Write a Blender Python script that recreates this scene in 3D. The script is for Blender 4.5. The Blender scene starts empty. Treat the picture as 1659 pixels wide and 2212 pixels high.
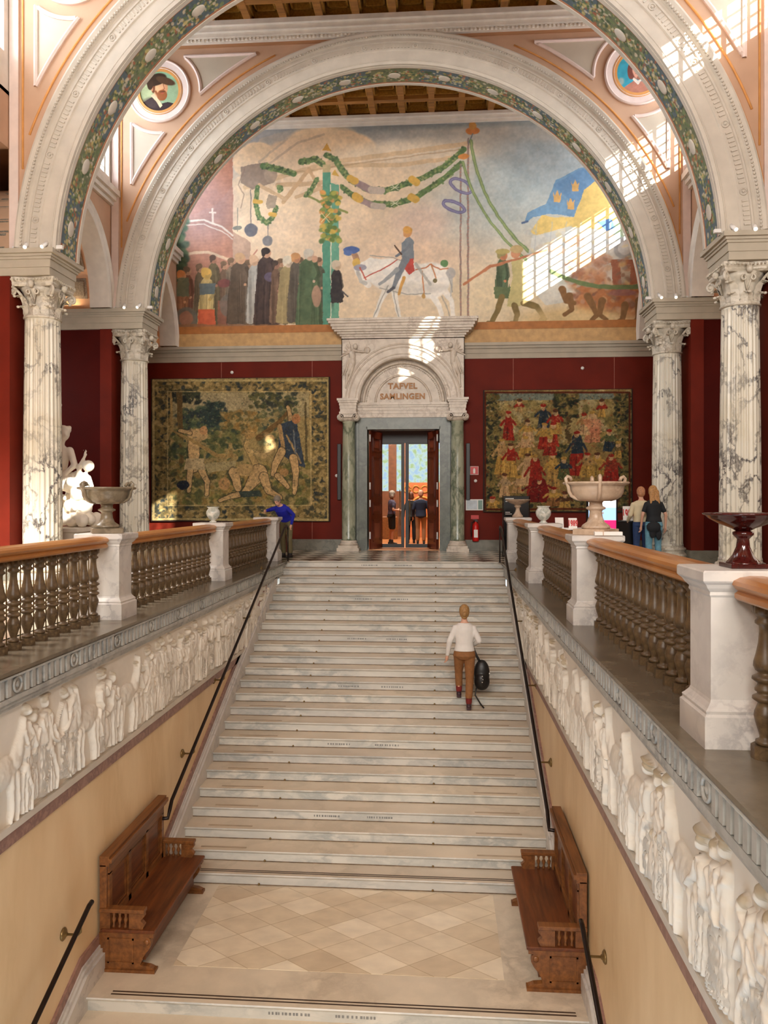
import bpy, math, random
import numpy as np
from math import sin, cos, pi, sqrt, radians
from mathutils import Vector, Matrix
random.seed(7)
rs = np.random.RandomState(5)
scene = bpy.context.scene
S = 0.89                                  # the whole place is laid out in survey units and scaled to metres at the end

# ------------------------------------------------------------------ camera
F_PX, CX, CY, EYE, YAW = 1661.0, 829.5, 1080.0, 1.57, radians(4.15)
cam_d = bpy.data.cameras.new('camera')
cam = bpy.data.objects.new('camera', cam_d)
scene.collection.objects.link(cam)
cam.location = (0, 0, EYE)
cam.rotation_euler = (pi / 2, 0, YAW)
cam_d.sensor_fit = 'VERTICAL'
cam_d.sensor_height = 24.0
cam_d.lens = 24.0 * F_PX / 2212.0
cam_d.shift_y = -(1106.0 - CY) / 2212.0
cam_d.clip_end = 300
scene.camera = cam

# ------------------------------------------------------------------ colour management, world
scene.view_settings.view_transform = 'Standard'
scene.view_settings.look = 'None'
scene.view_settings.gamma = 1.0
scene.view_settings.exposure = 0.28
scene.cycles.use_denoising = True
scene.cycles.max_bounces = 7
scene.cycles.diffuse_bounces = 5
scene.cycles.glossy_bounces = 3
scene.cycles.transmission_bounces = 6
scene.cycles.transparent_max_bounces = 8
scene.cycles.sample_clamp_indirect = 6.0
scene.cycles.caustics_reflective = False
scene.cycles.caustics_refractive = False
world = bpy.data.worlds.new('world')
scene.world = world
world.use_nodes = True
bg = world.node_tree.nodes['Background']
bg.inputs[0].default_value = (0.62, 0.80, 1.0, 1)
bg.inputs[1].default_value = 2.6

# ------------------------------------------------------------------ lights
def light(name, kind, loc, energy, color=(1, 1, 1), size=1.0, size_y=None, direction=None, spread=None):
    d = bpy.data.lights.new(name, kind)
    d.energy = energy
    d.color = color
    if kind == 'AREA':
        d.shape = 'RECTANGLE'
        d.size = size
        d.size_y = size_y or size
        if spread: d.spread = spread
    o = bpy.data.objects.new(name, d)
    scene.collection.objects.link(o)
    o.location = loc
    if direction is not None:
        o.rotation_euler = Vector(direction).to_track_quat('-Z', 'Y').to_euler()
    return o

SUN_DIR = (-1.0, 1.0, -0.62)
sun = light('sun', 'SUN', (0, 0, 20), 17.0, (1.0, 0.95, 0.86), direction=SUN_DIR)
sun.data.angle = radians(0.5)
WIN_L, WIN_R, FILL_BACK = 240, 150, 1650     # daylight through the clerestories; unseen fill lamps added behind the camera
XC = -1.15                                # axis of the hall
XL, XR = XC - 7.2, XC + 7.2               # arcade wall planes
for i, y in enumerate((21.9, 17.2, 12.35, 7.5, 2.7, -2.1)):
    light('clerestory_daylight', 'AREA', (XL - 0.7, y, 11.3), WIN_L, (0.86, 0.93, 1.0), 3.1, 2.9, (1, 0, -0.2))
    light('clerestory_daylight', 'AREA', (XR + 0.7, y, 11.3), WIN_R, (0.92, 0.96, 1.0), 3.1, 2.9, (-1, 0, -0.2))
for x in (-5.5, 3.2):
    light('front_fill', 'AREA', (x, -9.9, 6.2), FILL_BACK, (1.0, 0.96, 0.90), 3.6, 7.0, (0, 1, -0.28))  # unseen fill lamps added behind the camera; front wall has no window openings
light('front_fill', 'AREA', (XC, -9.9, 9.0), FILL_BACK, (1.0, 0.96, 0.90), 3.6, 5.5, (0, 1, -0.2))  # third unseen fill lamp, added higher on the hall axis
# unseen fill lamps added in the side aisles and the picture gallery beyond the door
for y, e in ((17.2, 60), (11.6, 420), (8.0, 300)):
    light('aisle_fill', 'AREA', (XL + (0.2 if y < 15 else -3.4), y, 4.4), e, (1.0, 0.97, 0.93), 2.0, 2.4, (0.05, 0, -1) if y < 15 else (0.85, 0, -0.3), spread=radians(100) if y < 15 else None)
    light('aisle_fill', 'AREA', (XR + 3.4, y, 4.4), 50, (1.0, 0.86, 0.70), 2.0, 3.0, (-0.85, 0, -0.25))
light('gallery_room_fill', 'AREA', (-1.2, 29.5, 5.6), 420, (1.0, 0.84, 0.66), 3.0, 3.0, (0, 0, -1))
light('gallery_room_fill', 'AREA', (-1.2, 25.9, 5.6), 260, (1.0, 0.86, 0.70), 2.0, 1.0, (0, 0.5, -1))  # added to brighten the visitors beyond the glass door

# ------------------------------------------------------------------ helpers: materials
def s2l(c):
    return tuple(x / 12.92 if x <= 0.04045 else ((x + 0.055) / 1.055) ** 2.4 for x in c)
def rgb(r, g, b):
    return s2l((r / 255.0, g / 255.0, b / 255.0)) + (1.0,)

class NT:
    def __init__(self, name, rough=0.6, metal=0.0, spec=0.5):
        self.m = bpy.data.materials.new(name)
        self.m.use_nodes = True
        self.t = self.m.node_tree
        self.p = self.t.nodes['Principled BSDF']
        self.p.inputs['Roughness'].default_value = rough
        self.p.inputs['Metallic'].default_value = metal
        if 'Specular IOR Level' in self.p.inputs: self.p.inputs['Specular IOR Level'].default_value = spec
    def n(self, typ, **kw):
        nd = self.t.nodes.new(typ)
        for k, v in kw.items():
            if k in nd.inputs: nd.inputs[k].default_value = v
            else: setattr(nd, k, v)
        return nd
    def l(self, a, ao, b, bi): self.t.links.new(a.outputs[ao], b.inputs[bi])
    def coord(self, scale=(1, 1, 1), rot=(0, 0, 0), kind='Object'):
        tc = self.n('ShaderNodeTexCoord'); mp = self.n('ShaderNodeMapping')
        mp.inputs['Scale'].default_value = scale; mp.inputs['Rotation'].default_value = rot
        self.l(tc, kind, mp, 'Vector'); return mp
    def ramp(self, src, out, stops, interp='LINEAR'):
        r = self.n('ShaderNodeValToRGB'); r.color_ramp.interpolation = interp
        e = r.color_ramp.elements
        while len(e) < len(stops): e.new(0.5)
        for i, (p, c) in enumerate(stops): e[i].position = p; e[i].color = c
        self.l(src, out, r, 'Fac'); return r
    def bump(self, src, out, strength=0.3, dist=0.02):
        b = self.n('ShaderNodeBump'); b.inputs['Strength'].default_value = strength; b.inputs['Distance'].default_value = dist
        self.l(src, out, b, 'Height'); self.l(b, 'Normal', self.p, 'Normal')
    def base(self, nd, out='Color'): self.l(nd, out, self.p, 'Base Color')

def m_plain(name, col, rough=0.6, metal=0.0, var=0.10, scale=6.0, bump=0.0):
    t = NT(name, rough, metal)
    c = rgb(*col)
    mp = t.coord((scale,) * 3)
    nz = t.n('ShaderNodeTexNoise', Scale=1.0, Detail=5.0); t.l(mp, 'Vector', nz, 'Vector')
    lo = tuple(x * (1 - var * 1.6) for x in c[:3]) + (1,); hi = tuple(min(1, x * (1 + var * 1.6)) for x in c[:3]) + (1,)
    t.base(t.ramp(nz, 'Fac', [(0.3, lo), (0.7, hi)]))
    if bump: t.bump(nz, 'Fac', bump)
    return t.m

def m_marble(name, col, vein, scale=1.0, amount=0.5, rough=0.35, tint=None, stretch=(1, 1, 1), width=0.06, rand=0.0):
    t = NT(name, rough)
    mp = t.coord(tuple(scale * s for s in stretch), (0.3, 0.5, 0.2))
    n1 = t.n('ShaderNodeTexNoise', Scale=1.3, Detail=6.0, Roughness=0.6); t.l(mp, 'Vector', n1, 'Vector')
    add = t.n('ShaderNodeMixRGB', blend_type='ADD'); add.inputs[0].default_value = 1.4
    t.l(mp, 'Vector', add, 1); t.l(n1, 'Color', add, 2)
    n2 = t.n('ShaderNodeTexNoise', Scale=1.6, Detail=4.0, Roughness=0.55); t.l(add, 'Color', n2, 'Vector')
    sub = t.n('ShaderNodeMath', operation='SUBTRACT'); sub.inputs[1].default_value = 0.5; t.l(n2, 'Fac', sub, 0)
    ab = t.n('ShaderNodeMath', operation='ABSOLUTE'); t.l(sub, 0, ab, 0)
    c = rgb(*col); v = rgb(*vein)
    mid = tuple(c[i] * 0.5 + v[i] * 0.5 for i in range(3)) + (1,)
    r = t.ramp(ab, 0, [(0.0, v), (width * 0.5, mid), (width, c)])
    n3 = t.n('ShaderNodeTexNoise', Scale=0.7, Detail=3.0); t.l(mp, 'Vector', n3, 'Vector')
    msk = t.ramp(n3, 'Fac', [(0.5 - amount * 0.25, (0, 0, 0, 1)), (0.75 - amount * 0.2, (1, 1, 1, 1))])
    mix = t.n('ShaderNodeMixRGB'); t.l(msk, 'Color', mix, 0)
    n4 = t.n('ShaderNodeTexNoise', Scale=2.2, Detail=5.0); t.l(mp, 'Vector', n4, 'Vector')
    tc = rgb(*(tint or tuple(max(0, x - 22) for x in col)))
    b = t.ramp(n4, 'Fac', [(0.35, tc), (0.62, c)])
    t.l(b, 'Color', mix, 1); t.l(r, 'Color', mix, 2)
    last = mix
    if rand:
        oi = t.n('ShaderNodeObjectInfo')
        rr = t.ramp(oi, 'Random', [(0, (1 - rand, 1 - rand, 1 - rand * 0.8, 1)), (1, (1, 1, 1, 1))])
        mu = t.n('ShaderNodeMixRGB', blend_type='MULTIPLY'); mu.inputs[0].default_value = 1
        t.l(last, 'Color', mu, 1); t.l(rr, 'Color', mu, 2); last = mu
    t.base(last)
    return t.m

def m_wood(name, dark, lite, rough=0.35, axis=1, scale=3.0):
    t = NT(name, rough)
    st = [14, 14, 14]; st[axis] = 1.1
    mp = t.coord(tuple(s * scale / 3.0 for s in st))
    nz = t.n('ShaderNodeTexNoise', Scale=1.0, Detail=6.0, Roughness=0.65); t.l(mp, 'Vector', nz, 'Vector')
    t.base(t.ramp(nz, 'Fac', [(0.3, rgb(*dark)), (0.68, rgb(*lite))]))
    t.bump(nz, 'Fac', 0.12, 0.01)
    return t.m

def m_paint(name, rough=0.8, bump=0.0, scale=1.0):      # painted or woven pictures: colour kept per vertex
    t = NT(name, rough, spec=0.25)
    a = t.n('ShaderNodeVertexColor', layer_name='Col')
    if bump:
        mp = t.coord((scale,) * 3)
        nz = t.n('ShaderNodeTexNoise', Scale=1.0, Detail=3.0); t.l(mp, 'Vector', nz, 'Vector')
        mu = t.n('ShaderNodeMixRGB', blend_type='MULTIPLY'); mu.inputs[0].default_value = 0.55
        r = t.ramp(nz, 'Fac', [(0.3, (0.55, 0.55, 0.55, 1)), (0.7, (1.25, 1.25, 1.25, 1))])
        t.l(a, 'Color', mu, 1); t.l(r, 'Color', mu, 2); t.base(mu)
        t.bump(nz, 'Fac', bump, 0.01)
    else: t.base(a)
    return t.m

def m_emit(name, col, strength):
    t = NT(name, 0.5)
    t.p.inputs['Base Color'].default_value = rgb(*col)
    t.p.inputs['Emission Color'].default_value = rgb(*col)
    t.p.inputs['Emission Strength'].default_value = strength
    return t.m

M = {}
M['cream'] = m_plain('cream_stucco', (200, 191, 177), 0.7, var=0.05, scale=3, bump=0.05)
M['white_stone'] = m_plain('white_plaster', (222, 214, 202), 0.65, var=0.05, scale=4, bump=0.05)
M['entab'] = m_plain('grey_beige_stone', (178, 168, 150), 0.6, var=0.05, scale=3)
M['tan'] = m_plain('tan_rose_painted_plaster', (194, 158, 130), 0.75, var=0.06, scale=1.2)
M['orange_line'] = m_plain('ochre_painted_line', (214, 152, 84), 0.7, var=0.06)
M['pink_line'] = m_plain('pale_pink_moulding', (226, 206, 196), 0.7, var=0.03)
M['panel_grey'] = m_plain('warm_grey_plaster_panel', (196, 184, 164), 0.75, var=0.05, scale=1.5)
M['tan_pier'] = m_plain('brown_tan_pier_plaster', (170, 124, 88), 0.75, var=0.05, scale=1.2)
M['red'] = m_plain('deep_red_wall_paint', (104, 30, 16), 0.6, var=0.10, scale=1.5)
M['red'].node_tree.nodes['Principled BSDF'].inputs['Specular IOR Level'].default_value = 0.15
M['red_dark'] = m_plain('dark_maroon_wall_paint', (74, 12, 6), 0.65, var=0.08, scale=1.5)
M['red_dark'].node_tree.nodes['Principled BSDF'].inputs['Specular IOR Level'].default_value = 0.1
M['skirt'] = m_marble('grey_stone_skirting', (128, 126, 114), (92, 92, 84), 2.0, 0.4)
M['ochre'] = m_marble('ochre_marbled_stucco', (228, 200, 158), (208, 176, 130), 0.9, 0.6, 0.45, tint=(218, 186, 142), stretch=(1, 1, 0.35), width=0.2)
M['purple'] = m_marble('purple_stone_border', (158, 122, 108), (120, 88, 82), 5.0, 0.8, 0.45, width=0.15)
M['frieze'] = m_paint('white_plaster_relief', 0.6)
M['ledge'] = m_marble('brown_grey_limestone', (120, 108, 90), (94, 84, 70), 1.6, 0.7, 0.25, tint=(104, 94, 78), width=0.2)
M['ledge_side'] = m_marble('grey_white_carved_marble', (182, 180, 172), (140, 140, 136), 2.5, 0.6, 0.45, width=0.12)
M['pedestal'] = m_marble('pale_grey_marble', (206, 200, 192), (168, 162, 158), 1.6, 0.35, 0.4, tint=(192, 186, 180), width=0.06)
M['column'] = m_marble('purple_veined_white_marble', (212, 206, 190), (48, 40, 46), 1.25, 0.85, 0.3, tint=(200, 190, 166), stretch=(1.0, 1.0, 0.7), width=0.045)
M['capital'] = m_marble('white_marble_capital', (212, 204, 188), (150, 138, 120), 3.0, 0.5, 0.45, width=0.08)
M['tread'] = m_marble('warm_lit_marble_tread', (218, 202, 178), (196, 182, 158), 0.8, 0.5, 0.4, tint=(206, 192, 170), stretch=(1, 1, 1), width=0.1, rand=0.12)  # same stone as the steps; warm light on treads put into its colour
M['joint_shade_grime'] = m_plain('dark_joint_shade_grime', (112, 92, 72), 0.9, var=.3, scale=9)  # contact shade at the riser foot, painted in one colour with joint grime
M['step'] = m_marble('grey_veined_white_step_marble', (214, 210, 200), (172, 174, 170), 0.9, 0.6, 0.38, tint=(198, 196, 188), stretch=(1, 1, 2), width=0.12, rand=0.12)
M['step_inlay'] = m_plain('worn_brown_anti_slip_strip', (152, 132, 108), 0.8)
M['dark_strip'] = m_plain('black_brass_warning_strip', (60, 42, 30), 0.5)
M['baluster'] = m_marble('brown_stone_baluster', (116, 94, 64), (70, 54, 36), 7.0, 0.8, 0.42, tint=(92, 72, 48), width=0.2)
M['rail_wood'] = m_marble('honey_coloured_polished_stone_rail', (190, 132, 70), (158, 100, 52), 1.2, 0.6, 0.28, tint=(176, 118, 62), stretch=(1, .4, 1), width=0.2)
M['bench'] = m_wood('carved_oak', (84, 48, 22), (140, 88, 44), 0.38, 1)
M['bench_dark'] = m_wood('carved_oak_panel', (66, 30, 12), (120, 64, 26), 0.4, 1)
M['door'] = m_wood('dark_red_mahogany', (70, 24, 10), (112, 44, 18), 0.3, 2)
M['portal'] = m_marble('white_portal_marble', (216, 204, 188), (180, 164, 148), 1.8, 0.5, 0.4, width=0.08)
M['portal_grey'] = m_marble('blue_grey_portal_stone', (112, 118, 108), (84, 90, 84), 1.6, 0.6, 0.35, width=0.12)
M['green_marble'] = m_marble('green_grey_cipollino_marble', (172, 174, 152), (92, 104, 84), 1.3, 0.9, 0.25, tint=(140, 146, 122), stretch=(1.6, 1.6, 0.7), width=0.10)
M['black'] = m_plain('black_matt_metal', (22, 20, 20), 0.45, var=0.05)
M['black_gloss'] = m_plain('black_gloss_panel', (14, 13, 14), 0.2, var=0.05)
M['iron'] = m_plain('dark_bronze_rail', (40, 30, 26), 0.35, 0.6)
M['brass'] = m_plain('aged_brass', (128, 104, 64), 0.4, 0.7)
M['white_metal'] = m_plain('white_lacquered_metal', (232, 230, 226), 0.35, var=0.02)
M['coffer'] = m_wood('gilded_brown_ceiling_wood', (112, 72, 28), (170, 116, 54), 0.5, 0, 2.0)
M['coffer_deep'] = m_plain('deep_brown_coffer_field', (140, 92, 38), 0.6, var=0.2, scale=8)
M['gold'] = m_plain('gilt_moulding', (186, 140, 66), 0.4, 0.3, var=0.15, scale=20)
M['peach'] = m_plain('peach_vault_plaster', (226, 186, 152), 0.75, var=0.03)
M['rosette'] = m_plain('grey_stucco_rosette', (150, 140, 124), 0.75, var=0.25, scale=40, bump=0.3)
M['urn_grey'] = m_marble('grey_brown_stone', (134, 120, 98), (98, 86, 68), 4.0, 0.6, 0.35, width=0.15)
M['urn_cream'] = m_marble('cream_alabaster', (196, 172, 148), (160, 134, 112), 3.0, 0.6, 0.35, width=0.12)
M['urn_white'] = m_marble('white_alabaster', (208, 206, 196), (150, 156, 146), 4.0, 0.8, 0.3, width=0.12)
M['porphyry'] = m_plain('polished_red_porphyry', (60, 18, 15), 0.12, var=0.25, scale=40)
M['statue'] = m_plain('white_statuary_marble', (240, 230, 214), 0.5, var=0.03)
M['picture'] = m_paint('oil_painted_canvas', 0.7)
M['tapestry'] = m_paint('woven_wool_tapestry', 0.95, bump=0.35, scale=38.0)
M['skin'] = m_plain('skin', (208, 156, 128), 0.55, var=0.04)
M['tan_seam'] = m_plain('tapestry_frame_edge', (40, 22, 14), 0.8)
M['gold_letter'] = m_plain('gilded_letter', (170, 118, 62), 0.5, 0.0, var=0.1)
M['sign_red'] = m_plain('safety_red', (196, 24, 20), 0.4, var=0.03)
M['white'] = m_plain('white_paper', (236, 232, 226), 0.6, var=0.02)
M['parquet'] = m_wood('orange_parquet', (150, 88, 48), (196, 130, 78), 0.35, 0)
M['glass'] = NT('clear_glass', 0.02).m
_g = M['glass'].node_tree.nodes['Principled BSDF']; _g.inputs['Transmission Weight'].default_value = 1.0; _g.inputs['IOR'].default_value = 1.1
# ------------------------------------------------------------------ helpers: meshes and objects
class MB:
    def __init__(self): self.v = []; self.f = []; self.mi = []; self.sm = []; self.n = 0
    def add(self, vs, fs, mi=0, smooth=False):
        self.v.append(np.asarray(vs, float).reshape(-1, 3)); o = self.n; self.n += len(self.v[-1])
        for f in fs: self.f.append([i + o for i in f]); self.mi.append(mi); self.sm.append(smooth)
        return self
    def box(self, x0, x1, y0, y1, z0, z1, mi=0):
        if x0 > x1: x0, x1 = x1, x0
        if y0 > y1: y0, y1 = y1, y0
        v = [(x, y, z) for x in (x0, x1) for y in (y0, y1) for z in (z0, z1)]
        return self.add(v, [(0, 1, 3, 2), (4, 6, 7, 5), (0, 4, 5, 1), (2, 3, 7, 6), (0, 2, 6, 4), (1, 5, 7, 3)], mi)
    def bbox(self, x0, x1, y0, y1, z0, z1, b=0.01, mi=0):   # bevelled box
        if x0 > x1: x0, x1 = x1, x0
        if y0 > y1: y0, y1 = y1, y0
        ring = []
        for z, i in ((z0, b), (z0 + b, 0), (z1 - b, 0), (z1, b)):
            ring.append([(x0 + i + b, y0 + i, z), (x1 - i - b, y0 + i, z), (x1 - i, y0 + i + b, z), (x1 - i, y1 - i - b, z),
                         (x1 - i - b, y1 - i, z), (x0 + i + b, y1 - i, z), (x0 + i, y1 - i - b, z), (x0 + i, y0 + i + b, z)])
        return self.loft(ring, mi, cap=True)
    def loft(self, rings, mi=0, cap=True, smooth=False, closed=True):
        n = len(rings[0]); v = [p for r in rings for p in r]; f = []
        for k in range(len(rings) - 1):
            for j in range(n if closed else n - 1):
                a = k * n + j; b = k * n + (j + 1) % n
                f.append((a, b, b + n, a + n))
        if cap: f.append(tuple(reversed(range(n)))); f.append(tuple((len(rings) - 1) * n + j for j in range(n)))
        return self.add(v, f, mi, smooth)
    def prism(self, poly, axis, a, b, mi=0):                 # 2-D polygon extruded along an axis
        def P(p, t):
            return (t, p[0], p[1]) if axis == 'x' else (p[0], t, p[1]) if axis == 'y' else (p[0], p[1], t)
        return self.loft([[P(p, a) for p in poly], [P(p, b) for p in poly]], mi)
    def lathe(self, prof, cx=0, cy=0, z=0, seg=24, mi=0, smooth=True, flute=0, fd=0.0, cap=True):
        rings = []
        for r, h in prof:
            rr = []
            for j in range(seg):
                a = 2 * pi * j / seg
                q = r - (fd * r * abs(sin(flute * a / 2)) if flute else 0)
                rr.append((cx + q * cos(a), cy + q * sin(a), z + h))
            rings.append(rr)
        return self.loft(rings, mi, cap, smooth)
    def tube(self, pts, r, seg=10, mi=0, smooth=True, cap=True):
        pts = [Vector(p) for p in pts]; n = len(pts)
        rad = r if isinstance(r, (list, tuple)) else [r] * n
        rings = []; up = None
        for i, p in enumerate(pts):
            d = (pts[min(i + 1, n - 1)] - pts[max(i - 1, 0)]).normalized()
            if up is None:
                up = Vector((0, 0, 1)) if abs(d.z) < 0.9 else Vector((1, 0, 0))
            s = d.cross(up).normalized(); up = s.cross(d).normalized()
            rings.append([tuple(p + (s * cos(2 * pi * j / seg) + up * sin(2 * pi * j / seg)) * rad[i]) for j in range(seg)])
        return self.loft(rings, mi, cap, smooth)
    def ball(self, c, r, seg=12, mi=0, sc=(1, 1, 1), rot=None):
        v = []; f = []; h = max(4, seg // 2)
        for k in range(1, h):
            t = pi * k / h
            for j in range(seg):
                a = 2 * pi * j / seg; v.append((sin(t) * cos(a), sin(t) * sin(a), cos(t)))
        v += [(0, 0, 1), (0, 0, -1)]; T = len(v) - 2; B = T + 1
        for k in range(h - 2):
            for j in range(seg):
                a = k * seg + j; b = k * seg + (j + 1) % seg; f.append((a, a + seg, b + seg, b))
        for j in range(seg):
            f.append((T, j, (j + 1) % seg)); q = (h - 2) * seg; f.append((B, q + (j + 1) % seg, q + j))
        v = np.array(v) * (np.array(sc) * r)
        if rot is not None: v = v @ np.array(rot.to_3x3()).T
        return self.add(v + np.array(c), f, mi, True)
    def cap(self, a, b, ra, rb=None, seg=12, mi=0):          # rounded tapering limb
        rb = ra if rb is None else rb
        a = Vector(a); b = Vector(b); d = b - a; L = d.length
        if L < 1e-6: return self.ball(a, ra, seg, mi)
        d.normalize(); up = Vector((0, 0, 1)) if abs(d.z) < 0.9 else Vector((1, 0, 0))
        s = d.cross(up).normalized(); u = s.cross(d)
        rings = []
        for t in (-0.97, -0.75, -0.4): rings.append((a + d * ra * t, ra * sqrt(1 - t * t)))
        rings += [(a, ra), (a + d * L * 0.5, (ra + rb) / 2), (b, rb)]
        for t in (0.4, 0.75, 0.97): rings.append((b + d * rb * t, rb * sqrt(1 - t * t)))
        R = [[tuple(p + (s * cos(2 * pi * j / seg) + u * sin(2 * pi * j / seg)) * r) for j in range(seg)] for p, r in rings]
        return self.loft(R, mi, True, True)
    def mesh(self, name, mats):
        me = bpy.data.meshes.new(name)
        v = np.concatenate(self.v) if self.v else np.zeros((0, 3))
        lens = np.array([len(f) for f in self.f], np.int32)
        me.vertices.add(len(v)); me.vertices.foreach_set('co', v.astype(np.float32).ravel())
        me.loops.add(int(lens.sum())); me.loops.foreach_set('vertex_index', np.concatenate([np.array(f, np.int32) for f in self.f]))
        me.polygons.add(len(lens)); me.polygons.foreach_set('loop_start', np.concatenate([[0], np.cumsum(lens)[:-1]]).astype(np.int32))
        me.polygons.foreach_set('material_index', np.array(self.mi, np.int32))
        me.polygons.foreach_set('use_smooth', np.array(self.sm, bool))
        for m in mats: me.materials.append(M[m] if isinstance(m, str) else m)
        me.update(calc_edges=True); me.validate()
        return me
    def build(self, name, mats, parent=None, loc=None, bev=0):
        if isinstance(mats, (str, bpy.types.Material)): mats = [mats]
        me = self.mesh(name, mats)
        o = bpy.data.objects.new(name, me); scene.collection.objects.link(o)
        if parent is not None: o.parent = parent
        if loc is not None: o.location = loc
        return o

def tag(o, label=None, cat=None, group=None, kind=None):
    if label: o['label'] = label
    if cat: o['category'] = cat
    if group: o['group'] = group
    if kind: o['kind'] = kind
    return o
def struct(o): o['kind'] = 'structure'; return o
def empty(name, loc, label, cat, group=None, rz=0.0):
    o = bpy.data.objects.new(name, None); scene.collection.objects.link(o)
    o.location = loc; o.rotation_euler = (0, 0, rz); o.empty_display_size = 0.1
    return tag(o, label, cat, group)
def copy_tree(o, parent=None):
    c = o.copy(); scene.collection.objects.link(c); c.parent = parent
    for ch in list(o.children): copy_tree(ch, c)
    return c

# the camera model again, to lay flat pictures out on their own walls
_c, _s = cos(YAW), sin(YAW)
def onY(u, v, D):
    a = (u - CX) / F_PX; b = -(v - CY) / F_PX
    rx, ry = _c * a - _s, _s * a + _c
    t = D / ry
    return rx * t, EYE + b * t

# ------------------------------------------------------------------ helpers: pictures (flat colour per vertex on a fine grid)
def vnoise(h, w, cell, seed=0, octs=3):
    r = np.random.RandomState(seed); out = np.zeros((h, w)); amp = 1.0; tot = 0
    for o in range(octs):
        gh, gw = int(h / cell) + 3, int(w / cell) + 3
        g = r.rand(gh, gw)
        yy = np.linspace(0, gh - 2.001, h); xx = np.linspace(0, gw - 2.001, w)
        y0 = yy.astype(int); x0 = xx.astype(int); fy = (yy - y0)[:, None]; fx = (xx - x0)[None, :]
        fy = fy * fy * (3 - 2 * fy); fx = fx * fx * (3 - 2 * fx)
        a = g[np.ix_(y0, x0)]; b = g[np.ix_(y0, x0 + 1)]; c_ = g[np.ix_(y0 + 1, x0)]; d = g[np.ix_(y0 + 1, x0 + 1)]
        out += amp * ((a * (1 - fx) + b * fx) * (1 - fy) + (c_ * (1 - fx) + d * fx) * fy); tot += amp
        amp *= 0.55; cell = max(1.5, cell / 2.0)
    return out / tot

class Canvas:
    def __init__(self, x0, x1, y0, y1, w, h, col):
        self.x = np.linspace(x0, x1, w)[None, :] * np.ones((h, 1)); self.y = np.linspace(y0, y1, h)[:, None] * np.ones((1, w))
        self.w, self.h = w, h
        self.c = np.ones((h, w, 3)) * np.array(col, float) / 255.0
        self.jx = (vnoise(h, w, 12, 11) - 0.5); self.jy = (vnoise(h, w, 12, 12) - 0.5)
        self.jit = 0.0; self.px = (x1 - x0) / w; self.T = None
    def X(self): return self.x + self.jx * self.jit, self.y + self.jy * self.jit
    def put(self, m, col, a=1.0):
        m = np.clip(m, 0, 1)[..., None] * a
        self.c = self.c * (1 - m) + np.array(col, float) / 255.0 * m
    def tr(self, pts): return [self.T(*p) for p in pts] if self.T else pts
    def poly(self, pts, col, a=1.0):
        pts = self.tr(pts); X, Y = self.X(); ins = np.zeros(X.shape, bool); n = len(pts)
        for i in range(n):
            xa, ya = pts[i]; xb, yb = pts[(i + 1) % n]
            if ya == yb: continue
            ins ^= ((ya > Y) != (yb > Y)) & (X < (xb - xa) * (Y - ya) / (yb - ya) + xa)
        self.put(ins.astype(float), col, a)
    def ell(self, cx, cy, rx, ry, col, a=1.0, soft=0.12, rot=0.0):
        if self.T:
            x0, y0 = self.T(cx, cy); x1, _ = self.T(cx + rx, cy); _, y1 = self.T(cx, cy + ry)
            cx, cy, rx, ry = x0, y0, abs(x1 - x0), abs(y1 - y0); rot = -rot
        X, Y = self.X(); X = X - cx; Y = Y - cy
        if rot: X, Y = X * cos(rot) + Y * sin(rot), -X * sin(rot) + Y * cos(rot)
        d = np.sqrt((X / rx) ** 2 + (Y / ry) ** 2)
        self.put((1 - d) / soft + 0.5, col, a)
    def line(self, pts, wd, col, a=1.0, soft=0.0):
        pts = self.tr(pts)
        if self.T: x0, _ = self.T(800, 500); x1, _ = self.T(801, 500); wd = [q * (x1 - x0) for q in wd] if isinstance(wd, (list, tuple)) else wd * (x1 - x0)
        X, Y = self.X(); n = len(pts); W = wd if isinstance(wd, (list, tuple)) else [wd] * n
        m = np.zeros(X.shape)
        for i in range(n - 1):
            ax, ay = pts[i]; bx, by = pts[i + 1]; dx, dy = bx - ax, by - ay; L = dx * dx + dy * dy + 1e-12
            t = np.clip(((X - ax) * dx + (Y - ay) * dy) / L, 0, 1)
            d = np.hypot(X - ax - t * dx, Y - ay - t * dy); w_ = (W[i] * (1 - t) + W[i + 1] * t) / 2
            m = np.maximum(m, np.clip((w_ - d) / (self.px * (1 + soft)) + 0.5, 0, 1))
        self.put(m, col, a)
    def mottle(self, amt, cell, seed):
        n = vnoise(self.h, self.w, cell, seed, 4) - 0.5
        self.c = np.clip(self.c * (1 + amt * n[..., None] * 2), 0, 1)
    def grid(self, name, mat, P, parent=None, double=None):   # P(x, y arrays) -> coordinates
        h, w = self.h, self.w
        v = P(self.x, self.y).reshape(-1, 3)
        i = np.arange(h * w).reshape(h, w)
        q = np.stack([i[:-1, :-1], i[:-1, 1:], i[1:, 1:], i[1:, :-1]], -1).reshape(-1, 4)
        return grid_obj(name, v, q, self.c.reshape(-1, 3), mat, parent)

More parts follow.
